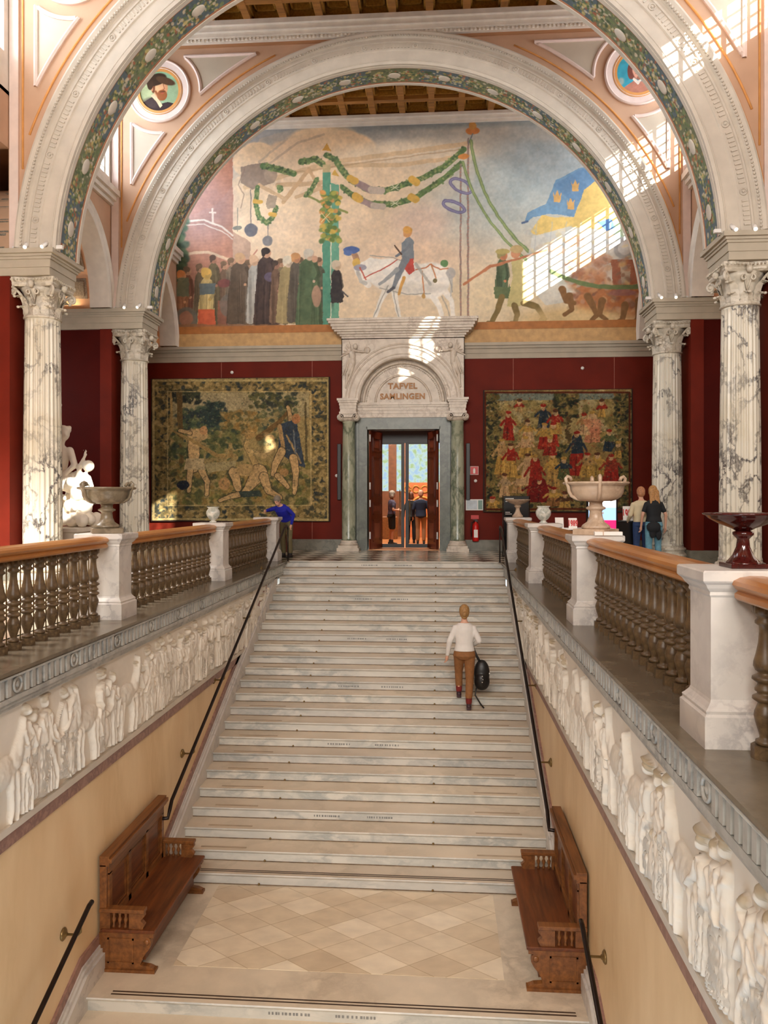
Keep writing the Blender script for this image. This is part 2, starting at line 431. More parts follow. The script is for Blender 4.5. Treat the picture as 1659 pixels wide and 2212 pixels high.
def grid_obj(name, v, q, col, mat, parent=None, smooth=True):
    me = bpy.data.meshes.new(name)
    me.vertices.add(len(v)); me.vertices.foreach_set('co', v.astype(np.float32).ravel())
    me.loops.add(q.size); me.loops.foreach_set('vertex_index', q.astype(np.int32).ravel())
    me.polygons.add(len(q)); me.polygons.foreach_set('loop_start', (np.arange(len(q)) * 4).astype(np.int32))
    me.polygons.foreach_set('use_smooth', np.full(len(q), smooth))
    me.update(calc_edges=True)
    if col is not None:
        c = np.clip(col, 0, 1); lin = np.where(c <= 0.04045, c / 12.92, ((c + 0.055) / 1.055) ** 2.4)
        at = me.color_attributes.new('Col', 'FLOAT_COLOR', 'POINT')
        at.data.foreach_set('color', np.concatenate([lin, np.ones((len(c), 1))], 1).astype(np.float32).ravel())
    me.materials.append(M[mat] if isinstance(mat, str) else mat)
    o = bpy.data.objects.new(name, me); scene.collection.objects.link(o)
    if parent is not None: o.parent = parent
    return o
# ================================================================== SETTING
Y1, Y2, YB = 14.4, 19.05, 23.9            # near arch front, far arch front, back wall
TH = 0.9                                  # arch wall thickness
ZC, RI, RO = 6.1, 6.27, 7.04              # arch centre height, inner and outer radius
ZE0, ZE1 = 5.93, 6.42                     # entablature
ZTOP = 13.46
YS0, TR, RS = 19.6, 0.373, 0.168          # first riser, tread, riser
NST = 24; ZL = -NST * RS; YLF = 8.43; YLB = YS0 - (NST - 1) * TR    # landing
WL, WR = -4.07, 1.70                      # stairwell walls
def znose(y): return -RS * (YS0 - y) / TR

# floors -----------------------------------------------------------
t = NT('checker_marble_floor', 0.22)
mp = t.coord((1.9, 1.9, 1), (0, 0, radians(45)))
ck = t.n('ShaderNodeTexChecker', Scale=1.0); ck.inputs['Color1'].default_value = rgb(206, 196, 178); ck.inputs['Color2'].default_value = rgb(84, 80, 62)
t.l(mp, 'Vector', ck, 'Vector')
nz = t.n('ShaderNodeTexNoise', Scale=3.0, Detail=4.0); mx = t.n('ShaderNodeMixRGB', blend_type='MULTIPLY'); mx.inputs[0].default_value = 0.5
t.l(mp, 'Vector', nz, 'Vector'); rr = t.ramp(nz, 'Fac', [(0.3, (.7, .7, .68, 1)), (0.7, (1.1, 1.1, 1.1, 1))])
t.l(ck, 'Color', mx, 1); t.l(rr, 'Color', mx, 2); t.base(mx); M['checker'] = t.m
b = MB(); b.box(-12, 10, YS0 + 0.03, YB, -0.25, 0)
struct(b.build('floor', 'checker'))
b = MB(); b.box(-12, -4.85, -10, YS0 + 0.03, -0.25, 0); b.box(2.6, 10, -10, YS0 + 0.03, -0.25, 0); b.box(-4.85, 2.6, -10, 0.4, -0.25, 0)
M['gallery_floor'] = m_marble('polished_gallery_floor', (168, 156, 136), (120, 110, 94), 0.8, 0.7, 0.2, width=0.15)
struct(b.build('floor', 'gallery_floor'))
# mid landing: diamond tiles inside a plain border
t = NT('diamond_limestone_tiles', 0.32)
mp = t.coord((1.35, 2.0, 1), (0, 0, radians(0)))
sep = t.n('ShaderNodeSeparateXYZ'); t.l(mp, 'Vector', sep, 'Vector')
a_ = t.n('ShaderNodeMath', operation='ADD'); t.l(sep, 'X', a_, 0); t.l(sep, 'Y', a_, 1)
s_ = t.n('ShaderNodeMath', operation='SUBTRACT'); t.l(sep, 'X', s_, 0); t.l(sep, 'Y', s_, 1)
cm = t.n('ShaderNodeCombineXYZ'); t.l(a_, 0, cm, 'X'); t.l(s_, 0, cm, 'Y')
fl = t.n('ShaderNodeVectorMath', operation='FLOOR'); t.l(cm, 'Vector', fl, 0)
wn = t.n('ShaderNodeTexWhiteNoise'); t.l(fl, 'Vector', wn, 'Vector')
tr_ = t.ramp(wn, 'Value', [(0, rgb(202, 182, 154)), (0.35, rgb(214, 196, 168)), (0.7, rgb(222, 206, 180)), (1.0, rgb(232, 218, 194))])
fr = t.n('ShaderNodeVectorMath', operation='FRACTION'); t.l(cm, 'Vector', fr, 0)
sp = t.n('ShaderNodeSeparateXYZ'); t.l(fr, 'Vector', sp, 'Vector')
def edge(out):
    q = t.n('ShaderNodeMath', operation='SUBTRACT'); q.inputs[1].default_value = 0.5; t.l(sp, out, q, 0)
    r = t.n('ShaderNodeMath', operation='ABSOLUTE'); t.l(q, 0, r, 0); return r
mxx = t.n('ShaderNodeMath', operation='MAXIMUM'); t.l(edge('X'), 0, mxx, 0); t.l(edge('Y'), 0, mxx, 1)
jt = t.ramp(mxx, 0, [(0.482, (1, 1, 1, 1)), (0.492, (0.72, 0.66, 0.58, 1))])
mu = t.n('ShaderNodeMixRGB', blend_type='MULTIPLY'); mu.inputs[0].default_value = 1; t.l(tr_, 'Color', mu, 1); t.l(jt, 'Color', mu, 2)
nz = t.n('ShaderNodeTexNoise', Scale=2.5, Detail=6.0); t.l(mp, 'Vector', nz, 'Vector')
r2 = t.ramp(nz, 'Fac', [(0.3, (.88, .86, .84, 1)), (0.7, (1.05, 1.04, 1.02, 1))])
m2 = t.n('ShaderNodeMixRGB', blend_type='MULTIPLY'); m2.inputs[0].default_value = 1; t.l(mu, 'Color', m2, 1); t.l(r2, 'Color', m2, 2)
t.base(m2); M['diamond'] = t.m
M['landing'] = m_marble('beige_limestone_border', (214, 198, 174), (180, 164, 142), 1.2, 0.6, 0.35, tint=(202, 188, 166), width=0.15)
b = MB(); b.box(WL, WR, YLF + 0.03, YLB + 0.3, ZL - 0.2, ZL, 0)
b.box(-3.2, 0.75, YLF + 0.62, YLB - 0.05, ZL, ZL + 0.004, 1)
struct(b.build('floor', ['landing', 'diamond']))

# staircase --------------------------------------------------------
xl, xr = WL + 0.1, WR - 0.1
st = empty('staircase', (XC, 14.5, -2), 'broad marble staircase rising between the two relief walls to the portal', 'stairs')
def P(o): o.parent = st; o.matrix_parent_inverse = Matrix.Translation((-XC, -14.5, 2)); return o
stud_me = MB().ball((0, 0, 0), 0.018, 8).mesh('carpet_eye', ['brass']); M['engrave'] = m_plain('grey_worn_engraving', (128, 128, 126))
for k in range(1, NST + 1):                               # riser k sits at YS0-(k-1)*TR, its top at -(k-1)*RS
    y0 = YS0 - (k - 1) * TR; zt = -(k - 1) * RS
    b = MB()
    # moulded nosing, riser block
    ex = 0.03 if k == 1 else TR + 0.1
    prof = [(y0 + ex, zt), (y0 - 0.035, zt), (y0 - 0.045, zt - 0.012), (y0 - 0.035, zt - 0.03), (y0 - 0.012, zt - 0.038), (y0, zt - 0.05), (y0, zt - RS - 0.02), (y0 + ex, zt - RS - 0.02)]
    b.prism(prof, 'x', xl, xr); b.mi[0] = 4
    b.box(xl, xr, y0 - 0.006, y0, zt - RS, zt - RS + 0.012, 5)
    if k > 8 and k <= NST - 1:
        b.box(xl + 0.35, xl + 1.05, y0 + 0.05, y0 + 0.062, zt, zt + 0.002, 1); b.box(xl + 0.35, xl + 1.05, y0 + 0.075, y0 + 0.087, zt, zt + 0.002, 1)
        b.box(xr - 1.05, xr - 0.35, y0 + 0.05, y0 + 0.062, zt, zt + 0.002, 1); b.box(xr - 1.05, xr - 0.35, y0 + 0.075, y0 + 0.087, zt, zt + 0.002, 1)
    if k == NST:
        b.box(xl + 0.1, xr - 0.1, y0 + 0.03, y0 + 0.05, zt, zt + 0.002, 2); b.box(xl + 0.1, xr - 0.1, y0 + 0.075, y0 + 0.095, zt, zt + 0.002, 2)
    for x in (-2.62, -0.1):
        e_ = bpy.data.objects.new('carpet_eye', stud_me); scene.collection.objects.link(e_); P(e_); e_.location = (x, y0 - 0.012, zt - RS + 0.02)
    if k % 4 == 1:
        r_ = random.Random(k)
        for x0 in (-2.0, -1.15):
            x = x0
            while x < x0 + 0.42:
                w = r_.uniform(0.015, 0.03); b.box(x, x + w, y0 - 0.0025, y0, zt - 0.115, zt - 0.085, 3); x += w + r_.uniform(0.006, 0.03)
    P(b.build('step', ['step', 'step_inlay', 'dark_strip', 'engrave', 'tread', 'joint_shade_grime']))
# lower flight
b = MB()
for k in range(1, 8):
    y0 = YLF - (k - 1) * TR; zt = ZL - (k - 1) * RS
    ex = 0.03 if k == 1 else TR + 0.1
    prof = [(y0 + ex, zt), (y0 - 0.035, zt), (y0 - 0.045, zt - 0.012), (y0 - 0.035, zt - 0.03), (y0 - 0.012, zt - 0.038), (y0, zt - 0.05), (y0, zt - RS - 0.02), (y0 + ex, zt - RS - 0.02)]
    b = MB(); b.prism(prof, 'x', WL + .005, xr); b.mi[0] = 4
    if k == 1:
        b.box(xl + 0.25, xr - 0.12, y0 + 0.035, y0 + 0.055, zt, zt + 0.002, 2); b.box(xl + 0.25, xr - 0.12, y0 + 0.085, y0 + 0.105, zt, zt + 0.002, 2)
        r_ = random.Random(3)
        for x0 in (-1.9, -1.15):
            x = x0
            while x < x0 + 0.45:
                w = r_.uniform(0.015, 0.03); b.box(x, x + w, y0 - 0.0025, y0, zt - 0.115, zt - 0.085, 3); x += w + r_.uniform(0.006, 0.03)
    P(b.build('step', ['step', 'step_inlay', 'dark_strip', 'engrave', 'tread']))

# stairwell walls with skirting, ochre field, purple border ----------
def stairwell(side):
    X = WL if side == 'left' else WR
    s = 1 if side == 'left' else -1                       # towards the stairs
    b = MB()
    b.box(X - s * 0.35, X, -2, YS0 + 0.1, -7, -0.25, 0)    # ochre field (the frieze covers its top)
    struct(b.build('wall_' + side, 'ochre'))
    # purple border under the frieze, and following the stairs
    b = MB()
    b.box(X, X + s * 0.03, -2, YS0, -1.70, -1.56, 0)
    b.box(X, X + s * 0.05, -2, YS0, -1.56, -1.49, 1)
    def strip(y0, z0, y1, z1, lo, hi, d, mi, x=None):
        x = X if x is None else x
        b.prism([(y0, z0 + lo), (y1, z1 + lo), (y1, z1 + hi), (y0, z0 + hi)], 'x', x, X + s * d, mi)
    yA = 17.75
    strip(YLB - 0.37, ZL, yA, znose(yA), 0.30, 0.42, 0.03, 0)
    strip(-2, ZL - RS * (YLF + 2) / TR, YLF, ZL, 0.30, 0.42, 0.03, 0)
    strip(YLF, ZL, YLB - 0.37, ZL, 0.30, 0.42, 0.03, 0)
    struct(b.build('trim_3' if s > 0 else 'trim_4', ['purple', 'cream']))
    # white marble skirting
    b = MB()
    def sk(y0, z0, y1, z1):
        for d, hi in ((0.10, 0.22), (0.07, 0.27), (0.045, 0.31)):
            b.prism([(y0, z0 - 0.6), (y1, z1 - 0.6), (y1, z1 + hi), (y0, z0 + hi)], 'x', X, X + s * d)
    sk(YLB - 0.37, ZL, 18.6, znose(18.6)); sk(-2, ZL - RS * (YLF + 2) / TR, YLF, ZL); sk(YLF, ZL, YLB - 0.37, ZL)
    struct(b.build('baseboard_' + side, 'pedestal'))
    # limestone ledge with carved fluted fascia
    xo = X + s * 0.13                                     # fascia face
    b = MB()
    yb = YS0 + 0.03
    b.box(xo - s * 0.95, xo + s * 0.02, -2, yb, -0.035, 0.0, 0)
    b.box(xo - s * 0.6, xo, -2, yb, -0.055, -0.035, 0)
    b.box(xo - s * 0.4, xo - s * 0.03, -2, yb, -0.27, -0.05, 1)
    b.box(xo - s * 0.4, xo - s * 0.005, -2, yb, -0.30, -0.255, 1)
    b.box(xo - s * 0.4, xo - s * 0.03, -2, yb, -0.345, -0.30, 1)
    b.box(xo - s * 0.4, xo - s * 0.055, -2, yb, -0.385, -0.345, 1)
    y = 2.6; i = 0; xf = xo - s * 0.03
    while y < yb - 0.5:
        for j in range(8):
            b.box(xf, xf + s * 0.028, y, y + 0.062, -0.245, -0.075, 1); y += 0.115
        yc = y + 0.085
        b.tube([(xf + s * 0.01, yc + 0.07 * cos(a), -0.16 + 0.07 * sin(a)) for a in np.linspace(0, 2 * pi, 17)], 0.014, 6, 1)
        b.ball((xf, yc, -0.16), 0.035, 8, 1, (0.6, 1, 1))
        y += 0.20
    if s < 0 or True:                                     # raised bead under the ledge
        b.tube([(xo, -2, -0.065), (xo, yb, -0.065)], 0.012, 6, 1)
    struct(b.build('trim_1' if s > 0 else 'trim_2', ['ledge', 'ledge_side']))
stairwell('left'); stairwell('right')
b = MB(); b.box(WL, WR, -2.2, -2, -8, 0, 0); struct(b.build('wall_front', 'ochre'))

# figured relief friezes -------------------------------------------
def frieze(side, y0, y1, seed):
    X = WL if side == 'left' else WR; s = 1 if side == 'left' else -1
    z0, z1 = -1.50, -0.385; st_ = 0.0105
    nx, nz_ = int((y1 - y0) / st_), int((z1 - z0) / st_)
    yy = np.linspace(y0, y1, nx)[None, :] * np.ones((nz_, 1)); zz = np.linspace(z0, z1, nz_)[:, None] * np.ones((1, nx))
    H = (vnoise(nz_, nx, 20, seed, 3) - 0.5) * 0.010; D = np.zeros_like(H)
    r = random.Random(seed)
    wx = (vnoise(nz_, nx, 16, seed + 3, 2) - 0.5) * 0.06; Yw = yy + wx; Zw = zz + (vnoise(nz_, nx, 16, seed + 4, 2) - 0.5) * 0.03
    def mx(h, dirt=None):
        nonlocal H, D
        m = h > H
        if dirt is not None: D = np.where(m & (h > 0.004), dirt, D)
        H = np.maximum(H, h)
    def ball(cy, cz, ry, rz, hh, dirt=0.0, rot=0.0):
        a = Yw - cy; c_ = Zw - cz
        if rot: a, c_ = a * cos(rot) + c_ * sin(rot), -a * sin(rot) + c_ * cos(rot)
        q = 1 - (a / ry) ** 2 - (c_ / rz) ** 2
        mx(np.where(q > 0, hh * np.sqrt(np.clip(q, 0, 1)), -1), dirt)
    def limb(p, q, w0, w1, hh):
        dx, dz = q[0] - p[0], q[1] - p[1]; L = dx * dx + dz * dz
        t_ = np.clip(((Yw - p[0]) * dx + (Zw - p[1]) * dz) / L, 0, 1)
        d = np.hypot(Yw - p[0] - t_ * dx, Zw - p[1] - t_ * dz); w = w0 * (1 - t_) + w1 * t_
        g = 1 - (d / w) ** 2
        mx(np.where(g > 0, hh * np.sqrt(np.clip(g, 0, 1)), -1), 0.0)
    y = y0 + 0.2
    while y < y1 - 0.15:
        hgt = r.uniform(0.80, 1.0); foot = z0 + r.uniform(0.02, 0.09); depth = r.uniform(0.05, 0.075); f = r.choice((-1, 1))
        kind = r.random()
        hz = foot + hgt
        if kind < 0.16:                                   # a horse
            L = 0.42
            ball(y + L / 2, foot + 0.5, 0.30, 0.15, depth)
            limb((y + L / 2 + f * 0.24, foot + 0.55), (y + L / 2 + f * 0.36, foot + 0.85), 0.10, 0.06, depth)
            limb((y + L / 2 + f * 0.36, foot + 0.86), (y + L / 2 + f * 0.47, foot + 0.72), 0.055, 0.035, depth)
            limb((y + L / 2 + f * 0.26, foot + 0.62), (y + L / 2 + f * 0.33, foot + 0.92), 0.05, 0.03, depth * 1.15); 
            for q in (-0.22, -0.14, 0.14, 0.24):
                kx = y + L / 2 + q + r.uniform(-.04, .04)
                limb((y + L / 2 + q, foot + 0.42), (kx, foot + 0.22), 0.055, 0.03, depth); limb((kx, foot + 0.22), (kx - f * 0.03, foot), 0.028, 0.022, depth)
            limb((y + L / 2 - f * 0.28, foot + 0.52), (y + L / 2 - f * 0.36, foot + 0.2), 0.04, 0.02, depth)
            y += 0.55 + r.uniform(0, 0.1); continue
        hw = r.uniform(0.07, 0.10)
        # robe with vertical folds
        tz = np.clip((Zw - foot) / (hgt * 0.86), 0, 1)
        lean = r.uniform(-0.06, 0.06)
        cy = y + lean * tz
        wdt = hw * (1.25 - 0.45 * tz) * (1 + 0.12 * np.sin(tz * 9 + r.random() * 6))
        u = (Yw - cy) / wdt
        ins = (np.abs(u) < 1) & (Zw > foot) & (Zw < foot + hgt * 0.88)
        ph = r.random() * 6; nf = r.choice((4.5, 6.0, 8.0))
        fold = 0.60 + 0.40 * np.sin(u * nf * pi / 1.2 + ph + 1.2 * np.sin(tz * 4 + ph))
        robe = depth * np.sqrt(np.clip(1 - u ** 2, 0, 1)) * np.where(tz < 0.62, fold, 0.92 + 0.05 * np.sin(u * 6 + tz * 20))
        mx(np.where(ins, robe, -1), 0.0)
        if r.random() < 0.5:                              # bare or striding legs, shorter tunic
            limb((y, foot + 0.45), (y + f * 0.10, foot + 0.22), 0.05, 0.035, depth * 1.1); limb((y + f * 0.10, foot + 0.22), (y + f * 0.08, foot), 0.033, 0.025, depth * 1.1)
        hd = y + lean + f * 0.02
        ball(hd, hz - 0.02, 0.043, 0.058, depth * 1.15, 0.0)
        ball(hd - f * 0.015, hz + 0.010, 0.048, 0.047, depth * 1.1, 0.8)
        if r.random() < 0.22: ball(hd, hz + 0.045, 0.10, 0.022, depth * 1.15, 0.9)   # hat
        sh = foot + hgt * 0.80
        for q in (-1, 1):
            el = (y + q * hw * 0.9 + f * r.uniform(-0.02, 0.10), sh - r.uniform(0.08, 0.2))
            ha = (el[0] + f * r.uniform(0.02, 0.14), el[1] + r.uniform(-0.12, 0.16))
            limb((y + q * hw * 0.7, sh), el, 0.042, 0.032, depth * 1.1); limb(el, ha, 0.03, 0.02, depth * 1.12)
        if r.random() < 0.3:
            ball(y + f * hw, foot + hgt * 0.5, 0.05, 0.07, depth * 0.9, 0.0)
        if r.random() < 0.25:
            limb((y - 0.1, foot + 0.1), (y + r.uniform(-.1, .25), foot + hgt + 0.02), 0.010, 0.010, depth * 0.9)
        if r.random() < 0.35:                             # child or crouching figure
            cyy = y + hw + 0.02; ball(cyy, foot + 0.20, 0.07, 0.2, depth * 0.95); ball(cyy, foot + 0.42, 0.042, 0.05, depth, 0.5)
        y += r.uniform(0.12, 0.22) if r.random() < 0.86 else r.uniform(0.26, 0.38)
    H += (vnoise(nz_, nx, 5, seed + 9, 3) - 0.5) * 0.016 * (H > 0.012)
    blot = vnoise(nz_, nx, 40, seed + 5, 3)
    base = np.array([224, 216, 202.]) / 255
    col = np.ones((nz_, nx, 3)) * base
    sm = vnoise(nz_, nx, 9, seed + 6, 2)
    dd = np.clip(D * ((0.35 if s > 0 else 0.6) + 0.45 * sm), 0, 0.7)[..., None]
    col = col * (1 - dd) + np.array([164, 144, 112.]) / 255 * dd
    col = col * (0.93 + 0.12 * blot[..., None])
    V = np.stack([X + s * (0.012 + H), yy, zz], -1).reshape(-1, 3)
    i = np.arange(nz_ * nx).reshape(nz_, nx)
    q = np.stack([i[:-1, :-1], i[:-1, 1:], i[1:, 1:], i[1:, :-1]], -1).reshape(-1, 4)
    if s > 0: q = q[:, ::-1]
    o = grid_obj('relief_frieze', V, q, np.clip(col, 0, 1).reshape(-1, 3), 'frieze')
    return o
tag(frieze('left', 5.5, 18.3, 21), 'long white plaster relief of a procession on the left stair wall', 'relief')
tag(frieze('right', 3.0, 18.3, 44), 'long white plaster relief of crowded figures on the right stair wall', 'relief')

# ceiling ------------------------------------------------------------
b = MB(); b.box(-12.6, 10.6, -10.5, YB + 0.5, ZTOP + 0.45, ZTOP + 0.7)
struct(b.build('ceiling', 'coffer_deep'))
def coffers(y0, y1):
    b = MB(); nyc = 4; nxc = 16
    dx = 14.4 / nxc; dy = (y1 - y0) / nyc; w = 0.09
    for i in range(nxc + 1): x = XL + i * dx; b.box(x - w, x + w, y0, y1, ZTOP, ZTOP + 0.45)
    for j in range(nyc + 1): y = y0 + j * dy; b.box(XL, XR, y - w, y + w, ZTOP + 0.01, ZTOP + 0.45)
    for i in range(nxc):
        for j in range(nyc):
            x = XL + i * dx; y = y0 + j * dy
            for e, z, mi in ((w, 0.12, 1), (w + 0.10, 0.26, 1)):
                xa, xb, ya, yb_ = x + e, x + dx - e, y + e, y + dy - e; q = 0.045
                b.box(xa, xb, ya, ya + q, ZTOP + z, ZTOP + 0.45, mi); b.box(xa, xb, yb_ - q, yb_, ZTOP + z, ZTOP + 0.45, mi)
                b.box(xa, xa + q, ya, yb_, ZTOP + z, ZTOP + 0.45, mi); b.box(xb - q, xb, ya, yb_, ZTOP + z, ZTOP + 0.45, mi)
            b.ball((x + dx / 2, y + dy / 2, ZTOP + 0.43), 0.09, 8, 1, (1, 1, 0.5))
    struct(b.build('ceiling', ['coffer', 'gold']))
coffers(Y1 + TH, Y2); coffers(Y2 + TH, YB)

# walls ----------------------------------------------------------------
def arcw(cx, cz, rx, rz, a0, a1, n): return [(cx + rx * cos(a), cz + rz * sin(a)) for a in np.linspace(a0, a1, n)]
def archwall(y0, n, label):
    b = MB(); N = 72
    zs = ZE1 - 0.02; a0 = math.asin((zs - ZC) / RI)
    inner = arcw(XC, ZC, RI, RI, a0, pi - a0, N)          # right to left
    def side(y, flip):
        outer = []
        for (x, z) in inner: outer.append((x, ZTOP + 0.5))
        v = [(p[0], y, p[1]) for p in inner] + [(p[0], y, p[1]) for p in outer]
        f = [(i, i + 1, i + 1 + N, i + N) for i in range(N - 1)]
        if flip: f = [tuple(reversed(q)) for q in f]
        b.add(v, f, 0)
        for xa, xb in ((XL, inner[-1][0]), (inner[0][0], XR)):
            q = [(xa, y, zs), (xb, y, zs), (xb, y, ZTOP + .5), (xa, y, ZTOP + .5)]; b.add(q, [(0, 1, 2, 3) if not flip else (3, 2, 1, 0)], 0)
    side(y0, False); side(y0 + TH, True)
    v = []; f = []
    for (x, z) in inner: v += [(x, y0, z), (x, y0 + TH, z)]
    for i in range(N - 1): f.append((2 * i, 2 * i + 1, 2 * i + 3, 2 * i + 2))
    b.add(v, f, 1, True)
    b.box(XL - 0.02, XL, y0, y0 + TH, zs, ZTOP + .5, 0); b.box(XR, XR + 0.02, y0, y0 + TH, zs, ZTOP + .5, 0)
    struct(b.build(label, ['tan', 'cream']))
    # archivolt: mouldings, flutes, roundels, bead rows
    b = MB()
    A = np.linspace(a0, pi - a0, 121)
    prof = [(6.13, 0.0), (6.13, -.075), (6.20, -.085), (6.24, -.06), (6.50, -.06), (6.52, -.085), (6.56, -.085), (6.57, -.062), (6.73, -.062), (6.74, -.085), (6.78, -.085), (6.80, -.06),
            (6.86, -.06), (6.89, -.10), (6.93, -.13), (7.00, -.15), (7.04, -.14), (7.06, -.10), (7.06, 0.0)]
    rings = [[(XC + (6.25 + (r - 6.13) * .875) * cos(a), y0 + d, ZC + (6.25 + (r - 6.13) * .875) * sin(a)) for r, d in prof] for a in A]
    b.loft(rings, 0, False, False, closed=False)
    arc = 6.705; step_ = 0.085 / arc; a = a0 + 0.02; k = 0
    while a < pi - a0 - 0.02:
        if k % 13 == 6:
            c = (XC + arc * cos(a + step_), y0 - 0.07, ZC + arc * sin(a + step_))
            b.tube([(c[0] + 0.06 * cos(t_), c[1], c[2] + 0.06 * sin(t_)) for t_ in np.linspace(0, 2 * pi, 13)], 0.014, 6, 0); b.ball(c, 0.025, 6, 0)
            a += step_ * 3; k += 1; continue
        ca, sa = cos(a), sin(a); h = 0.016
        pr = [(r, tt) for r, tt in ((6.65, -h), (6.76, -h), (6.76, h), (6.65, h))]
        b.loft([[(XC + r * ca - tt * sa, y, ZC + r * sa + tt * ca) for r, tt in pr] for y in (y0 - 0.06, y0 - 0.082)], 0)
        a += step_; k += 1
    a = a0
    while a < pi - a0:
        b.ball((XC + 6.925 * cos(a), y0 - 0.13, ZC + 6.925 * sin(a)), 0.026, 6, 0); a += 0.068 / 6.9
    for rr_ in (6.335, ):
        b.tube([(XC + rr_ * cos(a), y0 - 0.075, ZC + rr_ * sin(a)) for a in A], 0.012, 6, 0)
    struct(b.build('trim_%d' % n, 'cream'))
    # soffit: white fillets, terracotta lines and a painted fruit garland on blue, with white ovals
    b = MB()
    for ya, yb, mi, dz in ((0.0, 0.10, 0, .03), (TH - 0.10, TH, 0, .03), (0.10, 0.14, 1, .012), (TH - 0.14, TH - 0.10, 1, .012)):
        r = RI - dz
        rg = [[(XC + q * cos(a), y0 + y, ZC + q * sin(a)) for q, y in ((RI + .01, ya), (r, ya), (r, yb), (RI + .01, yb))] for a in A]
        b.loft(rg, mi, False)
    for i in range(15):
        a = radians(8) + i * radians(164) / 14
        c = Vector((XC + (RI - 0.02) * cos(a), y0 + TH / 2, ZC + (RI - 0.02) * sin(a)))
        b.ball(c, 0.14, 14, 0, (1.15, 0.85, 0.14), Matrix.Rotation(-(a - pi / 2), 4, 'Y'))
    struct(b.build('trim_%d' % (n + 1), ['cream', m_plain('terracotta_fillet', (176, 118, 86))]))
    L = RI * (pi - 2 * a0)
    cv = Canvas(0, L, 0, 0.62, 1500, 48, (88, 92, 88)); r = random.Random(n); cv.jit = 0.02
    for i in range(15):
        s0 = (i + 0.5) / 15 * L
        blue = i % 2
        cv.poly([(s0 - .62, 0), (s0 + .62, 0), (s0 + .62, .62), (s0 - .62, .62)], (116, 122, 96) if blue else (96, 110, 116))
        for q in range(190):
            x = s0 + r.uniform(-.64, .64); y = r.gauss(0.31, 0.15)
            c = r.choice([(106, 122, 84), (124, 140, 98), (190, 176, 118), (200, 188, 162), (166, 106, 80), (82, 98, 72), (160, 148, 100), (188, 180, 160), (96, 104, 80)])
            cv.ell(x, y, r.uniform(.02, .05), r.uniform(.02, .05), c, 0.9, 0.3)
    cv.mottle(0.12, 5, n)
    def PP(x, y):
        a = a0 + x / RI; r_ = RI - 0.008
        return np.stack([XC + r_ * np.cos(a), y0 + 0.14 + y, ZC + r_ * np.sin(a)], -1)
    tag(cv.grid('painted_garland', 'picture', PP), 'painted garland of fruit and leaves under the %s great arch' % ('nearer' if n == 5 else 'farther'), 'painting')
archwall(Y1, 5, 'wall_near_arch'); archwall(Y2, 7, 'wall_far_arch')

